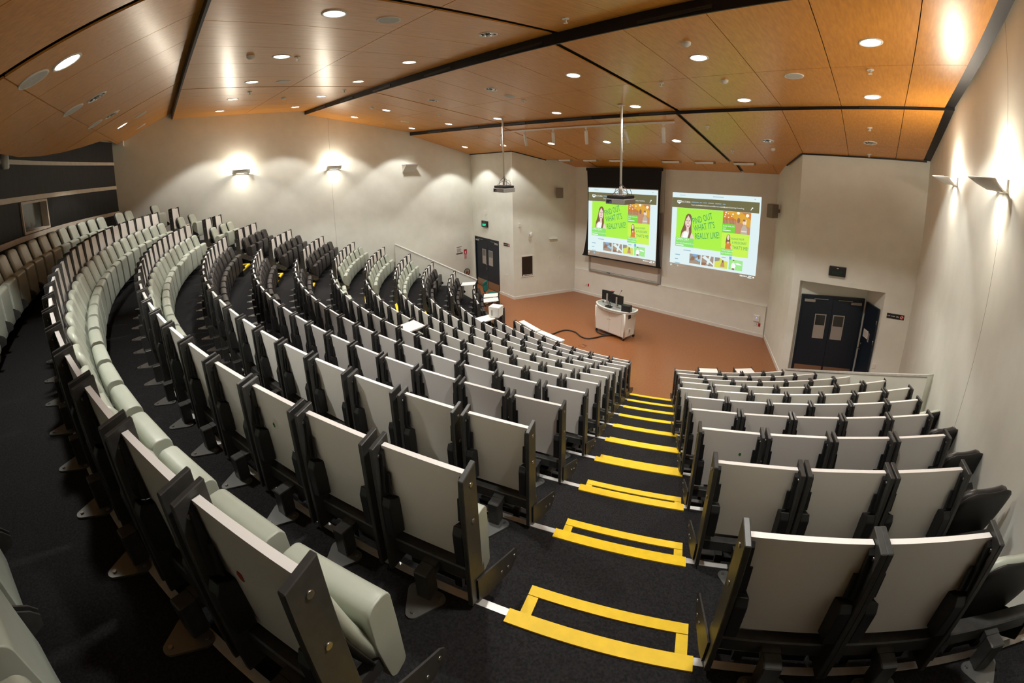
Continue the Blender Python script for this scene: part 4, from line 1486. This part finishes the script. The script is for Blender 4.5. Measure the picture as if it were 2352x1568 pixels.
    lst += [([(.735, .487), (.745, .39), (.765, .355), (.79, .355), (.805, .40), (.805, .487)], 'pg_tan', 4), (ell(.778, .315, .016, .034, 14), 'pg_brown', 5),
            ([(.805, .487), (.812, .41), (.83, .37), (.855, .37), (.875, .42), (.875, .487)], 'pg_shirt', 5), (ell(.838, .33, .016, .034, 14), 'pg_skin', 6), ([(.822, .32), (.828, .295), (.848, .295), (.854, .32)], 'pg_brown', 7), (rect(.812, .44, .87, .458), 'pg_skin', 6), (rect(.852, .30, .860, .36), 'pg_spark', 6)]
    polys('people_photograph', lst, 2)
    poly('photograph_caption', rect(.605, .372, .745, .487), 'pg_mid', 12)
    text('caption_text', 'Study what you', .611, .408, .030, 'pg_text', 13, sq=.82)
    text('caption_text', 'love', .611, .437, .030, 'pg_text', 13, sq=.82)
    polys('caption_line', [(rect(.611, .452, .70, .461), 'pg_text', 0)], 13)
    # orange woman tile
    polys('woman_in_orange_picture', [([(.655, .70), (.652, .60), (.660, .53), (.672, .508), (.690, .51), (.699, .54), (.704, .62), (.704, .70)], 'pg_hair', 0), (ell(.678, .548, .014, .034, 16), 'pg_skin', 1), ([(.648, .70), (.656, .625), (.672, .60), (.698, .60), (.712, .635), (.72, .70)], 'pg_orange', 2), ([(.668, .605), (.690, .605), (.680, .64)], 'pg_skin', 3), ([(.706, .655), (.716, .66), (.724, .70), (.716, .71)], 'pg_skin', 3)], 3)
    text('tile_line', 'FINANCE MAJOR', .712, .572, .036, 'pg_deep', 4, rot=3, sq=.62)
    text('tile_line', 'A MUSICIAN?', .722, .625, .050, 'pg_deep', 4, rot=2, sq=.64)
    text('tile_line', "THAT'S ME!", .728, .690, .062, 'pg_deep', 4, rot=0, sq=.66)
    poly('tile_caption', rect(.605, .70, .735, .787), 'pg_pale', 9)
    text('caption_text', 'What inspired', .611, .733, .032, 'pg_text', 10, sq=.84)
    text('caption_text', 'our students?', .611, .766, .032, 'pg_text', 10, sq=.84)
    # lower page
    polys('page_link', [(rect(.065, .865, .125, .877), 'pg_link', 0), (rect(.065, .928, .105, .938), 'pg_link', 0), (rect(.065, .985, .13, .995), 'pg_link', 0), (rect(.165, .79, .255, .80), 'pg_link', 0), (rect(.62, .815, .665, .825), 'pg_link', 0), (rect(.09, .028, .16, .034), 'pg_link', 0), (rect(.48, .028, .60, .036), 'pg_link', 0), (rect(.93, .03, .94, .038), 'pg_grey', 0)], 1)
    poly('blue_button', rect(.705, .795, .731, .838), 'pg_blue', 2)
    polys('thumbnail', [(rect(.245, .832, .378, .968), 'pg_grey', 0), ([(.25, .93), (.27, .87), (.31, .86), (.30, .92)], 'pg_brown', 1), ([(.28, .835), (.335, .832), (.325, .865), (.29, .87)], 'pg_blue', 1), ([(.31, .90), (.34, .87), (.378, .90), (.37, .93)], 'pg_sky', 1), ([(.245, .95), (.30, .92), (.378, .955), (.378, .968), (.245, .968)], 'pg_stone', 1), ([(.345, .845), (.36, .84), (.36, .89), (.35, .90)], 'pg_hair', 2)], 2)
    polys('thumbnail', [(rect(.392, .832, .53, .968), 'pg_stone', 0), ([(.392, .86), (.43, .832), (.53, .93), (.53, .95)], 'pg_white', 1), ([(.44, .968), (.47, .968), (.50, .832), (.48, .832)], 'pg_white', 1), ([(.48, .86), (.53, .87), (.53, .90)], 'pg_grey', 1), ([(.392, .93), (.44, .93), (.50, .968), (.392, .968)], 'pg_brown', 1)], 2)
    polys('thumbnail', [(rect(.545, .832, .69, .968), 'pg_field', 0), ([(.545, .832), (.60, .832), (.60, .87), (.545, .89)], 'pg_grey', 1), ([(.60, .832), (.69, .832), (.69, .87), (.64, .86)], 'pg_white', 1), ([(.61, .95), (.62, .89), (.65, .88), (.66, .95)], 'pg_tan', 2), (ell(.636, .875, .010, .018, 10), 'pg_hair', 3)], 2)
    polys('thumbnail', [(rect(.705, .832, .855, .968), 'pg_leaf', 0), ([(.735, .968), (.73, .915), (.742, .875), (.768, .875), (.782, .91), (.77, .968)], 'pg_text', 1), (ell(.755, .855, .009, .018, 12), 'pg_skin', 2), ([(.746, .848), (.764, .848), (.762, .836), (.748, .836)], 'pg_hair', 3), (rect(.74, .945, .77, .968), 'pg_brown', 2), ([(.775, .875), (.80, .868), (.845, .885), (.84, .895), (.79, .892)], 'pg_text', 1)], 2)
    # task bar marks
    polys('task_bar_icons', [(rect(.012, 1.018, .024, 1.040), 'pg_text', 0), (rect(.045, 1.022, .052, 1.038), 'pg_grey', 0), (rect(.07, 1.020, .082, 1.036), 'pg_grey', 0), (rect(.096, 1.014, .185, 1.046), 'pg_stone', 0), (rect(.10, 1.018, .112, 1.040), 'pg_sky', 1)] + [(rect(.835 + .016 * i, 1.018, .844 + .016 * i, 1.034), 'pg_text', 0) for i in range(5)] + [(rect(.925, 1.012, .96, 1.022), 'pg_text', 0), (rect(.92, 1.032, .962, 1.042), 'pg_text', 0), (ell(.98, 1.026, .008, .010, 10), 'pg_text', 0)], 1)
    return t
a = shrink(-10.395, 4.44); b = shrink(-7.325, 1.83)
projection('projected_image', 'bright green web page on the hanging black-bordered screen', a[0], a[1], b[0] - a[0], a[1] - b[1] - .06, SY - .002)
projection('projected_image', 'bright green web page thrown straight onto the bare front wall', -6.755, 4.405, 2.985, 2.47, 13.853)
# fine joint in the front wall beside the board
bm = new_bm()
add_box(bm, (-7.065, 13.852, 1.04), (-7.055, 13.862, 5.3))
struct('trim_40', bm, 'frost')

# ------------------------------------------------------------------ ceiling projectors on poles
def projector(x, y, zb, lab, yaw):
    ztop = cz('b2', x, y)
    t = thing('projector', lab, 'projector', Matrix.Translation((x, y, zb)), 'ceiling projectors on white poles')
    bm = new_bm()
    add_cyl(bm, .024, .36, ztop - zb, 16)
    add_cyl(bm, .085, ztop - zb - .012, ztop - zb + .004, 20)
    obj('pole', bm, 'white_paint', t)
    r = Matrix.Rotation(rad(yaw), 4, 'Z')
    bm = new_bm()
    add_rbox(bm, (-.25, -.20, 0), (.25, .20, .115), .012, 2, 0, r)
    body = obj('body', bm, 'proj_grey', t)
    bm = new_bm()
    add_rbox(bm, (-.235, -.185, .116), (.235, .185, .185), .02, 2, 0, r)
    obj('top_cover', bm, 'plastic', t)
    bm = new_bm()
    add_rbox(bm, (-.225, -.204, .025), (-.085, -.198, .095), .002, 1, 0, r)
    obj('port_panel', bm, 'ink', body)
    bm = new_bm()
    for i in range(8):
        add_box(bm, (.2495, -.16 + .04 * i, .025), (.2525, -.135 + .04 * i, .09), 0, r)
    obj('side_vent', bm, 'grey', body)
    bm = new_bm()
    add_cyl(bm, .005, 0, .004, 8, 0, r @ Matrix.Translation((-.12, -.2035, .045)) @ Matrix.Rotation(pi / 2, 4, 'X'))
    obj('indicator', bm, 'led_blue', body)
    bm = new_bm()
    add_cyl(bm, .055, 0, .05, 18, 0, r @ Matrix.Translation((.08, .20, .06)) @ Matrix.Rotation(-pi / 2, 4, 'X'))
    obj('lens', bm, 'glass_dark', body)
    bm = new_bm()
    add_box(bm, (-.14, -.10, .186), (.14, .10, .20), 0, r)
    add_cyl(bm, .035, .20, .37, 12)
    for sx in (-1, 1):
        add_tube(bm, [(sx * .16, -.12, .19), (sx * .05, -.02, .30), (0, 0, .34)], .008, 6)
        add_tube(bm, [(sx * .16, .12, .19), (sx * .05, .02, .30), (0, 0, .34)], .008, 6)
    obj('mount', bm, 'frost', t)
    bm = new_bm()
    add_tube(bm, spline([(0, -.02, .40), (-.08, -.06, .32), (-.05, -.14, .24), (.02, -.16, .19)], 6), .006, 6)
    add_tube(bm, spline([(0, -.02, .42), (.12, -.05, .36), (.20, -.08, .30), (.24, -.12, .20)], 6), .006, 6)
    add_tube(bm, spline([(0, .02, .44), (.10, .03, .33), (.22, .0, .33), (.25, .05, .20)], 6), .005, 6)
    obj('cables', bm, 'rubber', t)
projector(-8.92, 7.98, 4.63, 'grey ceiling projector on a white pole, one further from the camera', -6)
projector(-5.02, 7.83, 4.53, 'grey ceiling projector on a white pole, one overlapping the hanging screen', -4)

# ------------------------------------------------------------------ lectern and what stands on it
LM = Matrix.Translation((-7.14, 11.02, 0)) @ Matrix.Rotation(rad(-6.5), 4, 'Z')
t = thing('lectern', 'pale mobile lectern on castors with a curved rimmed top', 'lectern', LM)
bm = new_bm()
add_rbox(bm, (-.60, -.27, .10), (.60, .27, .86), .012, 2)
body = obj('cabinet', bm, 'white_paint', t)
for s in (-1, 1):
    bm = new_bm()
    add_box(bm, (min(s * .004, s * .48), -.285, .13), (max(s * .004, s * .48), -.272, .83))
    dr = obj('door', bm, 'white_paint', t)
    bm = new_bm()
    add_cyl(bm, .010, 0, .01, 10, 0, Matrix.Translation((s * .04, -.285, .56)) @ Matrix.Rotation(pi / 2, 4, 'X'))
    obj('lock', bm, 'ink', dr)
    for y in (-.25, .25):
        bm = new_bm()
        add_cyl(bm, .026, .09, .88, 14, 0, Matrix.Translation((s * .59, y, 0)))
        obj('corner_post', bm, 'white_paint', t)
        bm = new_bm()
        add_cyl(bm, .042, -.016, .016, 16, 0, Matrix.Translation((s * .56 + .015, y, .043)) @ Matrix.Rotation(pi / 2, 4, 'Y'))
        add_box(bm, (s * .56 - .012, y - .02, .05), (s * .56 - .003, y + .02, .11), 1)
        obj('castor', bm, ['rubber', 'chrome'], t)
def ltop(n=40, g=0.0):
    pts = []
    for i in range(n + 1):
        a = pi + pi * i / n
        pts.append(((.76 + g) * cos(a), .02 + (.40 + g) * sin(a)))
    pts += [(.74 + g, .20 + g), (.66, .30 + g), (-.66, .30 + g), (-.74 - g, .20 + g)]
    return pts
bm = new_bm()
add_prism(bm, ltop(), 'z', .875, .905)
obj('top', bm, 'lectern_top', t)
bm = new_bm()
o_, i_ = ltop(40, .0), ltop(40, -.045)
for a in range(len(o_)):
    b = (a + 1) % len(o_)
    for za, zb_, p, q in ((.935, .935, o_, i_),):
        v = [bm.verts.new((*o_[a], .86)), bm.verts.new((*o_[b], .86)), bm.verts.new((*o_[b], .93)), bm.verts.new((*o_[a], .93))]
        bm.faces.new(v)
        v2 = [bm.verts.new((*o_[a], .93)), bm.verts.new((*o_[b], .93)), bm.verts.new((*i_[b], .935)), bm.verts.new((*i_[a], .935))]
        bm.faces.new(v2)
        v3 = [bm.verts.new((*i_[a], .935)), bm.verts.new((*i_[b], .935)), bm.verts.new((*i_[b], .86)), bm.verts.new((*i_[a], .86))]
        bm.faces.new(v3)
bmesh.ops.remove_doubles(bm, verts=bm.verts[:], dist=1e-4)
obj('rim', bm, 'white_paint', t)
bm = new_bm()
add_box(bm, (.598, -.09, .68), (.606, .03, .81))
obj('side_grip', bm, 'ink', t)
bm = new_bm()
add_rbox(bm, (.60, -.08, .20), (.612, .05, .36), .003, 1)
add_box(bm, (.6115, -.05, .23), (.614, .02, .33), 1)
obj('socket_panel', bm, ['paper', 'frost'], t)
LZ = .906
def monitor(x, y, yaw, lab, wd=.44, ht=.30):
    m = thing('monitor', lab, 'monitor', LM @ Matrix.Translation((x, y, LZ)) @ Matrix.Rotation(rad(yaw), 4, 'Z'), 'black monitors on the lectern')
    bm = new_bm()
    add_cyl(bm, .11, 0, .014, 24)
    obj('base', bm, 'grey', m)
    bm = new_bm()
    add_rbox(bm, (-.028, -.025, .012), (.028, -.005, .36), .005, 1)
    obj('stand', bm, 'frost', m)
    bm = new_bm()
    add_rbox(bm, (-wd / 2, .0, .13), (wd / 2, .045, .13 + ht), .006, 2)
    obj('housing', bm, 'plastic', m)
    bm = new_bm()
    add_box(bm, (-wd / 2 + .015, .0455, .15), (wd / 2 - .015, .047, .11 + ht))
    obj('screen', bm, 'glass_dark', m)
monitor(-.36, .02, 12, 'black monitor seen from behind on the lectern, beside the red-tipped lamp', .40, .32)
monitor(.10, -.06, 0, 'black monitor seen from behind in the middle of the lectern', .46, .30)
def gooseneck(x, y, pts, lab, head, hm, cat):
    m = thing(head, lab, cat, LM @ Matrix.Translation((x, y, LZ)))
    bm = new_bm()
    add_cyl(bm, .025, 0, .02, 14)
    obj('base', bm, 'plastic', m)
    bm = new_bm()
    add_tube(bm, spline(pts, 6), .006, 8)
    obj('neck', bm, 'grey', m)
    e = Vector(pts[-1]); d = (e - Vector(pts[-2])).normalized()
    rot = d.to_track_quat('Z', 'Y').to_matrix().to_4x4()
    bm = new_bm()
    add_lathe(bm, [(0, -.02), (.014, -.01), (.022, .03), (.024, .10), (.012, .13), (0, .13)] if hm == 'red' else [(0, -.01), (.010, 0), (.013, .03), (.010, .05), (0, .05)], 12, 0, Matrix.Translation(e) @ rot)
    obj('head', bm, hm, m)
gooseneck(-.60, .10, [(0, 0, .02), (-.01, 0, .20), (.04, .02, .34), (.14, .05, .40), (.26, .07, .41)], 'goose-neck lamp with a red head on the lectern', 'desk_lamp', 'red', 'lamp')
gooseneck(-.04, .16, [(0, 0, .02), (.0, .02, .20), (.02, .05, .36), (.05, .09, .46)], 'thin goose-neck microphone behind the lectern monitors', 'microphone', 'plastic', 'microphone')
m = thing('desk_speaker', 'squat black box speaker at the end of the lectern top', 'speaker', LM @ Matrix.Translation((.53, -.10, LZ)) @ Matrix.Rotation(rad(14), 4, 'Z'))
bm = new_bm()
add_rbox(bm, (-.15, -.09, 0), (.15, .09, .22), .02, 2)
obj('case', bm, 'plastic', m)
bm = new_bm()
for i in range(7):
    add_box(bm, (-.135, -.0935, .03 + .025 * i), (.135, -.0895, .042 + .025 * i))
obj('grille', bm, 'ink', m)
m = thing('document_camera', 'small black jointed document camera between the lectern monitors', 'document camera', LM @ Matrix.Translation((-.14, -.16, LZ)))
bm = new_bm()
add_rbox(bm, (-.11, -.07, 0), (.11, .07, .035), .01, 2)
obj('base', bm, 'plastic', m)
bm = new_bm()
add_tube(bm, [(.05, .02, .03), (.07, .03, .18), (.03, .03, .21)], .012, 8)
add_tube(bm, [(-.02, .02, .03), (-.01, .03, .13), (.03, .03, .20)], .010, 8)
obj('arm', bm, 'plastic', m)
bm = new_bm()
add_rbox(bm, (-.04, .0, .17), (.05, .06, .23), .01, 2)
obj('head', bm, 'plastic', m)
bm = new_bm()
add_rbox(bm, (-.09, 0, 0), (.10, .10, .004), .001, 1)
o = obj('paper_sheet', bm, 'paper', None)
o.matrix_world = LM @ Matrix.Translation((.36, .12, LZ))
tag(o, 'white sheet lying on the lectern beside the black speaker', 'paper')
o = link('paper_sheet', o.data)
o.matrix_world = LM @ Matrix.Translation((-.56, .19, LZ)) @ Matrix.Rotation(.3, 4, 'Z')
tag(o, 'white sheet lying on the lectern beside the red-headed lamp', 'paper')

# cable on the stage floor
bm = new_bm()
add_tube(bm, spline([(-8.60, 9.42, .022), (-8.53, 9.62, .022), (-8.52, 9.92, .022), (-8.42, 10.17, .022), (-8.11, 10.22, .022), (-7.75, 10.06, .022), (-7.50, 10.08, .022), (-7.36, 10.30, .022), (-7.27, 10.57, .022), (-7.06, 10.83, .022), (-6.82, 10.98, .03)], 8), .022, 8)
tag(obj('floor_cable', bm, 'rubber'), 'thick black cable snaking over the orange floor to the lectern', 'cable')
bm = new_bm()
add_tube(bm, spline([(-7.72, 10.95, .10), (-7.74, 10.86, .03), (-7.60, 10.72, .025), (-7.35, 10.68, .025), (-7.10, 10.80, .025)], 8), .020, 8)
tag(obj('floor_cable', bm, 'rubber'), 'short black cable looping under the lectern castor', 'cable')
t = thing('floor_box', 'square flush floor box in the orange floor near the cable', 'floor box', Matrix.Translation((-7.30, 9.575, 0)) @ Matrix.Rotation(rad(4), 4, 'Z'))
bm = new_bm()
for a, b, c, e in ((-.10, .10, .085, .10), (-.10, .10, -.10, -.085), (-.10, -.085, -.085, .085), (.085, .10, -.085, .085)):
    add_box(bm, (a, c, 0), (b, e, .006))
obj('frame', bm, 'bronze', t)
bm = new_bm()
add_box(bm, (-.084, -.084, 0), (.084, .084, .004))
add_box(bm, (-.05, .05, .004), (.06, .075, .007), 1)
obj('lid', bm, ['lino', 'ink'], t)

# green swivel chair at the far doors
t = thing('swivel_chair', 'teal swivel chair by the far low wall', 'chair', Matrix.Translation((-12.10, 10.10, 0)) @ Matrix.Rotation(rad(-62), 4, 'Z'))
bm = new_bm()
for i in range(5):
    a = 2 * pi * i / 5 + .3
    add_tube(bm, [(.03 * cos(a), .03 * sin(a), .11), (.28 * cos(a), .28 * sin(a), .075)], .018, 8)
obj('star_base', bm, 'plastic', t)
for i in range(5):
    a = 2 * pi * i / 5 + .3
    bm = new_bm()
    add_cyl(bm, .028, -.02, .02, 12, 0, Matrix.Translation((.28 * cos(a), .28 * sin(a), .029)) @ Matrix.Rotation(a, 4, 'Z') @ Matrix.Rotation(pi / 2, 4, 'X'))
    obj('castor', bm, 'rubber', t)
bm = new_bm()
add_cyl(bm, .028, .10, .43, 14)
obj('column', bm, 'plastic', t)
bm = new_bm()
add_rbox(bm, (-.23, -.23, .43), (.23, .23, .50), .03, 3)
obj('seat', bm, 'teal', t)
obj('backrest', cushion([(-.27, .98), (-.30, .85), (-.27, .70), (-.25, .58)], .06, .20, .06), 'teal', t)
bm = new_bm()
add_tube(bm, [(0, -.10, .42), (0, -.28, .44), (0, -.315, .55), (0, -.32, .75)], .02, 8)
obj('back_support', bm, 'plastic', t)

# white box standing on a raised tablet
o = thing('storage_box', 'white square box standing on a raised tablet of the lowest middle row', 'box', polM(RR(1) - .10, aL[1] + half(1) + .2, ZZ(1) + .752) @ Matrix.Rotation(rad(38), 4, 'Z') @ Matrix.Translation((0, 0, 0)))
bm = new_bm()
add_prism(bm, [(-.15, 0), (.15, 0), (.17, .31), (-.17, .31)], 'y', -.15, .15)
bmesh.ops.bevel(bm, geom=bm.edges[:], offset=.012, segments=2, affect='EDGES')
obj('body', bm, 'box_white', o)
bm = new_bm()
add_box(bm, (-.08, -.156, .05), (-.03, -.149, .22))
obj('label_patch', bm, 'pg_grey' if False else 'frost', o)

# small dirt on the nearest tablets (gum, paint specks)
for lab, k, a, x, z, r_, mname, cat in (('red smear on the nearest writing tablet', 11, aR[11] - half(11), -.11, .50, .012, 'stain_red', 'stain'), ('green speck on a grey tablet in middle row ten', 10, 20.3, -.07, .52, .009, 'stain_green', 'stain'), ('green speck on the first tablet beyond the stair, row eight', 8, 27.12 + half(8), .09, .54, .008, 'stain_green', 'stain')):
    if k == 10:
        lo_, hi_ = aL[10] + half(10), aR[10] - half(10)
        n_ = round(rad(hi_ - lo_) * RR(10) / .502) + 1
        a = hi_ - (hi_ - lo_) * 2 / (n_ - 1)
    bm = new_bm()
    add_prism(bm, [(r_ * cos(2 * pi * i / 10) * (1 + .3 * (i % 2)), 1.8 * r_ * sin(2 * pi * i / 10)) for i in range(10)], 'y', -.0125, -.0118, 0)
    o = obj('stain', bm, mname, None)
    o.matrix_world = polM(RR(k) + (-.05 if k == 11 else 0), a, ZZ(k)) @ TABF @ Matrix.Translation((x, -.001, z - .73))
    tag(o, lab, cat)
